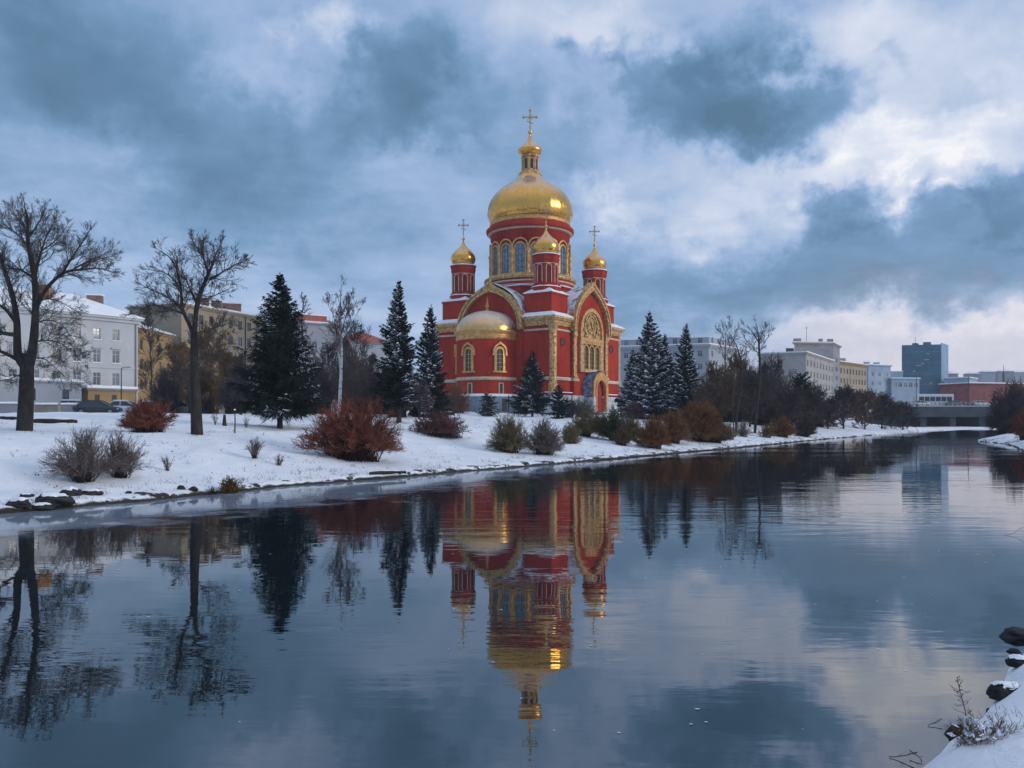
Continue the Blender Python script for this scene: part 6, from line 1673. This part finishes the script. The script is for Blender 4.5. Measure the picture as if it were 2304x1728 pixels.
# ------------------------------------------------------------------ cars
M_TYRE = mat('tyre_rubber', (0.012, 0.012, 0.013), rough=0.9); M_RIM = mat('wheel_rim', (0.25, 0.26, 0.28), rough=0.35, metal=0.8)
M_CGLASS = mat('car_glass', (0.02, 0.03, 0.04), rough=0.08, spec=0.7); M_LAMP = mat('lamp_glass', (0.45, 0.47, 0.50), rough=0.15, spec=0.7); M_TAIL = mat('tail_lamp', (0.25, 0.01, 0.01), rough=0.2)
def paint(name, c): return mat(name, c, tuple(q * 1.15 for q in c), scale=0.8, rough=0.25, spec=0.6)
P_DARK, P_BLUE, P_WHITE, P_GREY, P_RED = paint('dark_blue_car_paint', (0.012, 0.018, 0.028)), paint('pale_blue_car_paint', (0.16, 0.24, 0.30)), paint('white_car_paint', (0.55, 0.57, 0.6)), paint('grey_car_paint', (0.12, 0.125, 0.135)), paint('red_car_paint', (0.2, 0.02, 0.02))

def car(label, loc, rz, pm, snow=False, tall=False, group=None, name='parked_car'):
    root = thing(name, label, 'car', loc, rz, group)
    hgt = 1.0 if not tall else 1.22
    # body sections along x: (x, half width, sill z, belt z)
    sec = [(-2.15, 0.70, 0.42, 0.72), (-2.05, 0.82, 0.30, 0.90), (-1.3, 0.88, 0.24, 0.97), (0.0, 0.89, 0.24, 0.95), (1.0, 0.88, 0.24, 0.93), (1.75, 0.84, 0.26, 0.82), (2.12, 0.70, 0.36, 0.66)]
    mb = MB(); rows = []
    for x, w, z0, z1 in sec:
        rows.append([(x, -w * 0.9, z0), (x, -w, z0 + 0.16), (x, -w, (z0 + z1) / 2 + 0.05), (x, -w * 0.93, z1), (x, w * 0.93, z1), (x, w, (z0 + z1) / 2 + 0.05), (x, w, z0 + 0.16), (x, w * 0.9, z0)])
    mb.grid(rows, 0, True, close=True); mb.face(rows[0][::-1]); mb.face(rows[-1])
    body = mb.build('body', pm, root)
    zr = 0.95 + 0.48 * hgt
    cab = [(-1.72, 0.78, 0.93), (-1.02, 0.66, zr - 0.03), (0.22, 0.67, zr), (1.12, 0.76, 0.92)]
    mb = MB()
    b0 = [(-1.75, -0.80, 0.92), (1.15, -0.80, 0.92), (1.15, 0.80, 0.92), (-1.75, 0.80, 0.92)]; t0 = [(-1.05, -0.64, zr), (0.25, -0.64, zr), (0.25, 0.64, zr), (-1.05, 0.64, zr)]
    for i in range(4): mb.face([b0[i], b0[(i + 1) % 4], t0[(i + 1) % 4], t0[i]])
    mb.build('windows', M_CGLASS, root)
    mb = MB(); mb.box(-1.08, 0.28, -0.66, 0.66, zr + 0.001, zr + 0.05)
    for x0_, xt in ((-1.75, -1.05), (1.15, 0.25), (-0.35, -0.35)):
        for sgn in (-1, 1): mb.tube([(x0_, sgn * 0.815, 0.92), (xt, sgn * 0.655, zr + 0.02)], 0.045, 5)
    mb.build('roof', pm, root)
    if snow:
        mb = MB(); mb.box(-1.06, 0.26, -0.64, 0.64, zr + 0.051, zr + 0.15); mb.build('roof_snow', M_SNOW, root)
        mb = MB(); mb.face([(1.15, -0.7, 0.945), (2.0, -0.66, 0.80), (2.0, 0.66, 0.80), (1.15, 0.7, 0.945)][::1]); mb.face([(1.15, -0.7, 0.95), (1.15, -0.7, 1.02), (2.0, -0.66, 0.86), (2.0, -0.66, 0.79)]); mb.face([(1.15, -0.7, 1.02), (2.0, -0.66, 0.86), (2.0, 0.66, 0.86), (1.15, 0.7, 1.02)]); mb.build('bonnet_snow', M_SNOW, root)
    for x in (-1.35, 1.32):
        for sgn in (-1, 1):
            mb = MB(); y = sgn * 0.80
            rows = [[(x + r * math.cos(2 * math.pi * j / 16), y + o * sgn, 0.32 + r * math.sin(2 * math.pi * j / 16)) for j in range(16)] for r, o in ((0.2, -0.1), (0.31, -0.1), (0.325, -0.05), (0.325, 0.06), (0.30, 0.10), (0.21, 0.10))]
            mb.grid(rows, 0, True, close=True); w_ = mb.build('wheel', M_TYRE, root)
            mb = MB(); rows = [[(x + r * math.cos(2 * math.pi * j / 10), y + o * sgn, 0.32 + r * math.sin(2 * math.pi * j / 10)) for j in range(10)] for r, o in ((0.21, 0.085), (0.05, 0.11))]
            mb.grid(rows, 0, False, close=True); mb.face(rows[-1]); mb.build('rim', M_RIM, w_)
    for sgn in (-1, 1):
        mb = MB(); mb.box(1.93, 2.06, sgn * 0.60 - 0.15, sgn * 0.60 + 0.15, 0.55, 0.68); mb.build('headlight', M_LAMP, root)
        mb = MB(); mb.box(-2.14, -2.03, sgn * 0.66 - 0.12, sgn * 0.66 + 0.12, 0.68, 0.84); mb.build('tail_lamp', M_TAIL, root)
    return root
def place_car(u, d, rz, lab, pm, **k):
    x, y = xy(u, d); z = min(gz(x + dx, y + dy) for dx, dy in ((0, 0), (1.4, 0), (-1.4, 0))) ; return car(lab, (x, y, max(z, gz(x, y) - 0.06)), rz, pm, **k)
gq = 'cars parked in the snow'
place_car(212, 80, R(12), 'dark blue car parked in the snow, right of the tall forked tree', P_DARK, group=gq)
place_car(272, 84, R(8), 'snow-covered white car parked just right of the dark blue one', P_WHITE, snow=True, group=gq)
place_car(146, 86, R(186), 'snow-covered grey car parked behind the low walls, left of the dark blue one', P_GREY, snow=True, tall=True, group=gq)
place_car(330, 92, R(20), 'pale blue tall car parked above the round red bush', P_BLUE, snow=True, tall=True, group=gq)
place_car(392, 86, R(5), 'grey car with a snowy roof parked behind the slim bare tree', P_GREY, snow=True, group=gq)
gb = 'cars on the bridge'
for u, lab, pm, rz in ((1990, 'white car on the bridge, behind the bus', P_WHITE, 0), (2066, 'grey car on the bridge, first ahead of the bus', P_GREY, 0), (2088, 'red car in mid bridge', P_RED, 0), (2118, 'white car in front of the brick building on the bridge', P_WHITE, 0)):
    x = xy(u, BD + 2)[0]; car(lab, (x, BD + 2.2, BZ + 0.005), rz, pm, snow=False, group=gb, name='moving_car')
x = xy(2028, BD + 2)[0]
root = thing('bus', 'white bus crossing the bridge', 'bus', (x, BD + 4.5, BZ + 0.005))
mb = MB(); mb.box(-4.2, 4.2, -1.2, 1.2, 0.35, 2.9); mb.build('body', P_WHITE, root)
for k in range(6):
    mb = MB(); mb.box(-3.9 + 1.3 * k, -2.75 + 1.3 * k, -1.215, -1.19, 1.35, 2.4); mb.build('window', M_CGLASS, root)
for x_ in (-2.6, 2.6):
    mb = MB(); rows = [[(x_ + r * math.cos(2 * math.pi * j / 14), -1.0 + o, 0.45 + r * math.sin(2 * math.pi * j / 14)) for j in range(14)] for r, o in ((0.45, 0.1), (0.45, -0.2), (0.2, -0.22))]
    mb.grid(rows, 0, True, close=True); mb.face(rows[-1]); mb.build('wheel', M_TYRE, root)
mb = MB(); mb.box(-4.15, 4.15, -1.15, 1.15, 2.902, 3.0); mb.build('roof_snow', M_SNOW, root)
# ------------------------------------------------------------------ rocks, walls, posts and small things
M_ROCK = mat('dark_wet_rock', (0.010, 0.010, 0.012), (0.035, 0.034, 0.036), scale=3, detail=8, rough=0.7, bump=0.8, bscale=6)
M_WOOD = mat('dark_wet_timber', (0.022, 0.017, 0.015), (0.05, 0.036, 0.028), scale=2, detail=7, rough=0.9, bump=0.5, stretch=(0.6, 4, 4))
M_WALLB = mat('tan_block_wall', (0.18, 0.15, 0.12), (0.28, 0.25, 0.21), scale=0.8, detail=7, rough=0.9)

def rock(label, loc, sx, sy, sz, seed, snow=False, cat='rock', group=None):
    bm = bmesh.new(); bmesh.ops.create_icosphere(bm, subdivisions=4, radius=1.0)
    off = Vector((seed * 3.1, seed * 1.7, seed))
    for v in bm.verts:
        d = v.co.normalized()
        k = 1 + 0.34 * mnoise.noise(d * 1.3 + off) + 0.16 * mnoise.noise(d * 3.1 + off) + 0.06 * mnoise.noise(d * 7 + off)
        q = d * k; q.z = max(q.z, -0.6) if True else q.z
        v.co = Vector((q.x * sx, q.y * sy, q.z * sz))
    cap = None
    me = bpy.data.meshes.new('rock'); bm.to_mesh(me)
    for p in me.polygons: p.use_smooth = True
    o = link_mesh('rock', me, None, [M_ROCK]); o.location = loc; tag(o, label, cat, group)
    if snow:
        keep = bm.copy()
        dl = [f for f in keep.faces if f.normal.z < 0.62 + 0.25 * mnoise.noise(f.calc_center_median() * 3 / max(sx, 0.1) + off)]
        bmesh.ops.delete(keep, geom=dl, context='FACES')
        for v in keep.verts: v.co += Vector((0, 0, 0.05 * sz + 0.012))
        me2 = bpy.data.meshes.new('snow_cap'); keep.to_mesh(me2); keep.free()
        for p in me2.polygons: p.use_smooth = True
        link_mesh('snow_cap', me2, o, [M_SNOW])
    bm.free()
    return o
def rk(u, v, w, h, label, seed, snow=False, water=False, dep=0.8, group=None):
    x, y, z = hit(u, v)
    if water: y = 1720.4 * EYE / (v - 900); x = (u - 1106) / FU * y; z = 0
    sx = uw(w, y) / 2; sz = uw(h, y) / 1.25
    return rock(label, (x, y, z + sz * 0.15), sx, sx * dep, sz, seed, snow, group=group)
gr = 'dark rocks along the near shore'
rk(2200, 1376, 72, 20, 'smooth black rock standing alone in the water at the right edge', 1, water=True, group=gr)
rk(2204, 1440, 52, 16, 'jagged dark rock where the right snowbank meets the water, under the lone rock', 2, snow=True, group=gr)
rk(2172, 1500, 70, 26, 'biggest dark rock on the near right shore, snow lying on its top', 3, snow=True, group=gr)
rk(2142, 1492, 20, 9, 'pebble-sized black stone at the right waterline', 5, water=True, group=gr)
rk(2070, 1590, 46, 22, 'flat dark rock at the foot of the tall dry weed', 6, group=gr)
rk(2190, 1408, 26, 8, 'low dark stone barely above the water, touching the lone rock', 7, water=True, group=gr)
gl = 'dark slabs in the left bank'
for i, (u, v, w, h, lab) in enumerate(((118, 1085, 100, 26, 'largest dark slab in the left bank under the two grey bushes'), (40, 1092, 66, 20, 'dark slab at the left edge of the bank'), (150, 1070, 62, 20, 'upper dark slab in the left bank below the taller grey bush'),
                                        (200, 1068, 54, 14, 'long thin slab right of the upper dark slab'), (58, 1074, 36, 10, 'small dark stone showing through snow above the edge slab'), (90, 1098, 70, 12, 'low wet slab at the left waterline'))):
    rk(u, v, w * 0.8, h * 0.8, lab, 20 + i, snow=True, dep=0.7, group=gl)
for i, (u, v, w, h, lab) in enumerate(((392, 1058, 18, 9, 'first of two small stones on the snow left of the grassy bush'), (418, 1062, 20, 9, 'second small stone on the snow, nearest the grassy bush'), (278, 1066, 14, 5, 'little dark stone on the snow right of the long thin slab'))):
    rk(u, v, w, h, lab, 40 + i, snow=False, group='small stones on the left bank')
# fallen timber by the water under the red bush, and a log near the forked tree
def log(u, v, w, h, label, seed, rz, name='fallen_log', m_=None):
    x, y, z = hit(u, v); L_ = uw(w, y); r = uw(h, y) / 2
    o = MB(); rng = random.Random(seed)
    pts = [Vector((L_ * (t - 0.5), 0.03 * L_ * math.sin(t * 4 + seed), 0.02 * L_ * math.sin(t * 3))) for t in [i / 8 for i in range(9)]]
    o.tube(pts, [r * rng.uniform(0.8, 1.15) * (1 if i else 0.9) * (1 - 0.05 * i) for i in range(9)], 9)
    t = o.build(name, m_ or M_WOOD); t.location = (x, y, z + r * 0.55); t.rotation_euler = (0, 0, rz)
    s = MB(); pts2 = [p + Vector((0, 0, r * 0.72)) for p in pts[2:8]]
    s.tube(pts2, [r * 0.2] + [r * 0.42] * 4 + [r * 0.2], 7); s.build('log_snow', M_SNOW, t)
    return tag(t, label, 'log')
log(118, 915, 92, 13, 'dark log lying on the snow right of the tall forked tree', 3, R(4))
log(838, 1028, 84, 9, 'dark timber half buried at the water below the largest rust-red bush', 5, R(30))
log(15, 907, 60, 10, 'snowy log at the left edge behind the tall forked tree', 8, R(-5))

# low walls by the parked cars
def low_wall(u0, u1, d, vt, label, m_, seed):
    x0, x1 = xy(u0, d)[0], xy(u1, d)[0]; z = min(gz(x0, d), gz(x1, d)) - 0.2; h = zat(vt, d) - z
    root = thing('low_wall', label, 'wall', (x0, d, z))
    mb = MB(); mb.box(0, x1 - x0, -0.2, 0.2, 0, h); mb.build('masonry', m_, root)
    mb = MB(); rng = random.Random(seed); n = 20
    rows = [[((x1 - x0) * i / n, yy, h + 0.004 + (0 if abs(yy) > 0.25 else 0.13 + 0.06 * rng.random())) for i in range(n + 1)] for yy in (-0.27, -0.18, 0.18, 0.27)]
    mb.grid(rows, 0, True); mb.build('wall_snow', M_SNOW, root)
low_wall(-30, 72, 72, 872, 'low dark wall with snow on it at the left edge', M_CONCL, 1)
low_wall(66, 128, 76, 874, 'low tan wall with snow on it, right of the tall forked tree', M_WALLB, 2)
low_wall(128, 168, 82, 874, 'short grey wall with snow on it, left of the dark blue car', M_CONCL, 3)

# street lamp by the kiosk, stakes on the lawn
x, y, z = at(262, 92); H = zat(796, 92) - z
root = thing('street_lamp', 'slim street lamp in front of the ochre kiosk', 'street lamp', (x, y, z))
mb = MB(); mb.tube([(0, 0, -0.2), (0, 0, H * 0.3), (0, 0, H)], [0.10, 0.07, 0.05], 8); mb.build('pole', M_DARK, root)
mb = MB(); mb.tube([(0, 0, H - 0.02), (0.25, 0, H + 0.12), (0.7, 0, H + 0.16)], 0.035, 6); mb.build('arm', M_DARK, root)
mb = MB(); mb.box(0.55, 1.05, -0.1, 0.1, H + 0.08, H + 0.2); mb.build('lamp_head', M_CONCL, root)
x, y, z = hit(507, 936); H = uw(50, y)
root = thing('stake', 'dark stake standing in the snow left of the biggest spruce', 'stake', (x, y, z))
mb = MB(); mb.tube([(0, 0, -0.2), (0.02, 0, H * 0.5), (0, 0.01, H)], [0.035, 0.03, 0.02], 6); mb.build('post', M_WOOD, root)
mb = MB(); mb.lathe([(0.03, H * 0.98), (0.06, H), (0.05, H + 0.03), (0.01, H + 0.05)], 8); mb.build('cap_snow', M_SNOW, root)
x, y, z = hit(485, 920); H = uw(24, y)
root = thing('stump', 'short dark stump in the snow right of the slim bare tree', 'stump', (x, y, z))
mb = MB(); mb.lathe([(0.20, -0.1), (0.13, 0.1), (0.10, H * 0.6), (0.07, H)], 9, cap=True); mb.build('trunk', M_BARK, root)

# low railing beside the church
d = 112; x0, y0 = xy(1345, d); x1 = xy(1505, d)[0]; z = gz((x0 + x1) / 2, d)
root = thing('fence', 'low snowy railing under the spruces right of the church', 'fence', (x0, d, z))
n = 10
for i in range(n + 1):
    mb = MB(); xx = (x1 - x0) * i / n; mb.box(xx - 0.07, xx + 0.07, -0.07, 0.07, -0.3, 1.1); mb.build('post', M_CONCL, root)
for h in (0.45, 0.95):
    mb = MB(); mb.box(0, x1 - x0, -0.14, -0.075, h, h + 0.09); mb.build('rail', M_CONCL, root)
    mb = MB(); mb.box(0, x1 - x0, -0.16, -0.06, h + 0.092, h + 0.16); mb.build('rail_snow', M_SNOW, root)

# twigs drifting on the river and stuck at the near edge
def twig(u, v, L_, rz, label, seed, water=True, up=0.0):
    y = 1720.4 * EYE / (v - 900); x = (u - 1106) / FU * y; rng = random.Random(seed)
    S = []; p = Vector((-L_ / 2, 0, 0.0)); d = Vector((1, 0, up)).normalized()
    for i in range(6):
        q = p + d * L_ / 6; S.append((p, q, 0.0035, 0.003)); 
        if i in (1, 3, 4): S.append((q, q + Vector((rng.uniform(.2, .8), rng.choice((-1, 1)) * rng.uniform(.3, .8), rng.uniform(0, .7))).normalized() * L_ * 0.22, 0.0022, 0.0014))
        p = q; d = (d + Vector((0, rng.gauss(0, .2), rng.gauss(0, .1)))).normalized()
    o = segs_mesh('floating_twig', S, M_STEMD, None, 4); o.location = (x, y, 0.006); o.rotation_euler = (0, 0, rz); tag(o, label, 'twig')
twig(1952, 1642, 0.20, R(-28), 'bent twig floating just off the near right snowbank', 1, up=0.12)
twig(1988, 1640, 0.14, R(70), 'short twig poking from the water beside the near snowbank tip', 2, up=0.5)
twig(2200, 1156, 0.7, R(10), 'branched twig drifting at the right edge of the open water', 3, up=0.1)
twig(2020, 1566, 0.16, R(20), 'curled twig floating left of the flat dark rock', 4, up=0.2)

# grass blades poking through the snow of the bank, and flecks of ice on the water
def scatter_grass():
    rng = random.Random(77); S = []
    cand = []
    while len(cand) < 15000:
        d = 6 + 90 * rng.random() ** 1.6; x = (rng.uniform(-20, 2232) - 1106) / FU * d; cand.append((x, d))
    P = np.array(cand); s, z = land(P)
    cl = vnoise(P[:, 0] * 0.55, P[:, 1] * 0.55)
    for (x, y), si, zi, c in zip(cand, s, z, cl):
        if si < 0.25 or si > 26: continue
        pr = (0.85 if si < 2.0 else 0.10) * (1.6 if c > 0.08 else 0.35)
        if rng.random() > pr: continue
        for _ in range(rng.randint(4, 9)):
            h = rng.uniform(0.05, 0.22) * (1 if si < 2.5 else 0.7) * (0.35 if y < 13 else 1); r = 0.0018 + y * 0.00011
            b = Vector((x + rng.gauss(0, .10), y + rng.gauss(0, .10), zi - 0.03)); S.append((b, b + Vector((rng.gauss(0, h * .6), rng.gauss(0, h * .6), h)), r, r * 0.4))
    o = segs_mesh('dry_grass', S, mat('dead_grass', (0.045, 0.036, 0.026), (0.11, 0.085, 0.055), scale=1.0, rough=0.9), None, 3)
    tag(o, 'dead grass blades poking through the snow along the banks', 'grass', kind='stuff')
scatter_grass()
def scatter_flecks():
    rng = random.Random(78); V, F = [], []
    n = 0
    while n < 110:
        d = 6.5 + 60 * rng.random() ** 1.5; x = (rng.uniform(200, 2150) - 1106) / FU * d
        s = land([(x, d)])[0][0]
        if s > -0.8: continue
        r = rng.uniform(0.008, 0.026) * (0.6 + d / 25); k = rng.randint(5, 7); a0 = rng.random() * 6; e = rng.uniform(0.3, 0.7); i0 = len(V)
        rr = [r * rng.uniform(0.6, 1.2) for _ in range(6)]
        for j in range(6): V.append((x + rr[j] * math.cos(a0 + j * math.pi / 3), d + e * rr[j] * math.sin(a0 + j * math.pi / 3), 0.006))
        F.append(tuple(range(i0, i0 + 6))); n += 1
    o = np_mesh('ice_flecks', V, F, M_SNOWB)
    tag(o, 'tiny flecks of ice and foam drifting on the river', 'ice', kind='stuff')
scatter_flecks()

def scatter_leaves():
    rng = random.Random(81); C = []
    P = []
    while len(P) < 1500:
        d = 20 + 60 * rng.random() ** 1.4; P.append(((rng.uniform(-20, 1700) - 1106) / FU * d, d))
    P = np.array(P); s, z = land(P); cl = vnoise(P[:, 0] * 0.35 + 7, P[:, 1] * 0.35)
    for (x, y), si, zi, c in zip(P, s, z, cl):
        if 0.5 < si < 30 and c > -0.05: C.append((x, y, zi + 0.02))
    V, F = leaf_quads(C, 0.04, rng)
    o = np_mesh('fallen_leaves', V, F, mat('brown_fallen_leaves', (0.05, 0.032, 0.02), (0.13, 0.08, 0.045), scale=2.0, rough=0.9))
    tag(o, 'brown fallen leaves lying scattered on the snow of the left bank', 'leaves', kind='stuff')
scatter_leaves()

# ------------------------------------------------------------------ cold damp air
def build_haze():
    mb = MB(); mb.box(-1620, 1620, -90, 2000, -3.2, 64)
    mt = bpy.data.materials.new('cold_haze'); mt.use_nodes = True
    N, L = mt.node_tree.nodes, mt.node_tree.links
    N.remove(N['Principled BSDF'])
    v = N.new('ShaderNodeVolumePrincipled')
    v.inputs['Color'].default_value = (0.80, 0.88, 1.0, 1); v.inputs['Density'].default_value = HAZE
    L.new(v.outputs[0], N['Material Output'].inputs['Volume'])
    o = mb.build('haze', mt); tag(o, 'thin cold haze lying over the river and town', 'haze', kind='stuff')
HAZE = 0.00024
build_haze()
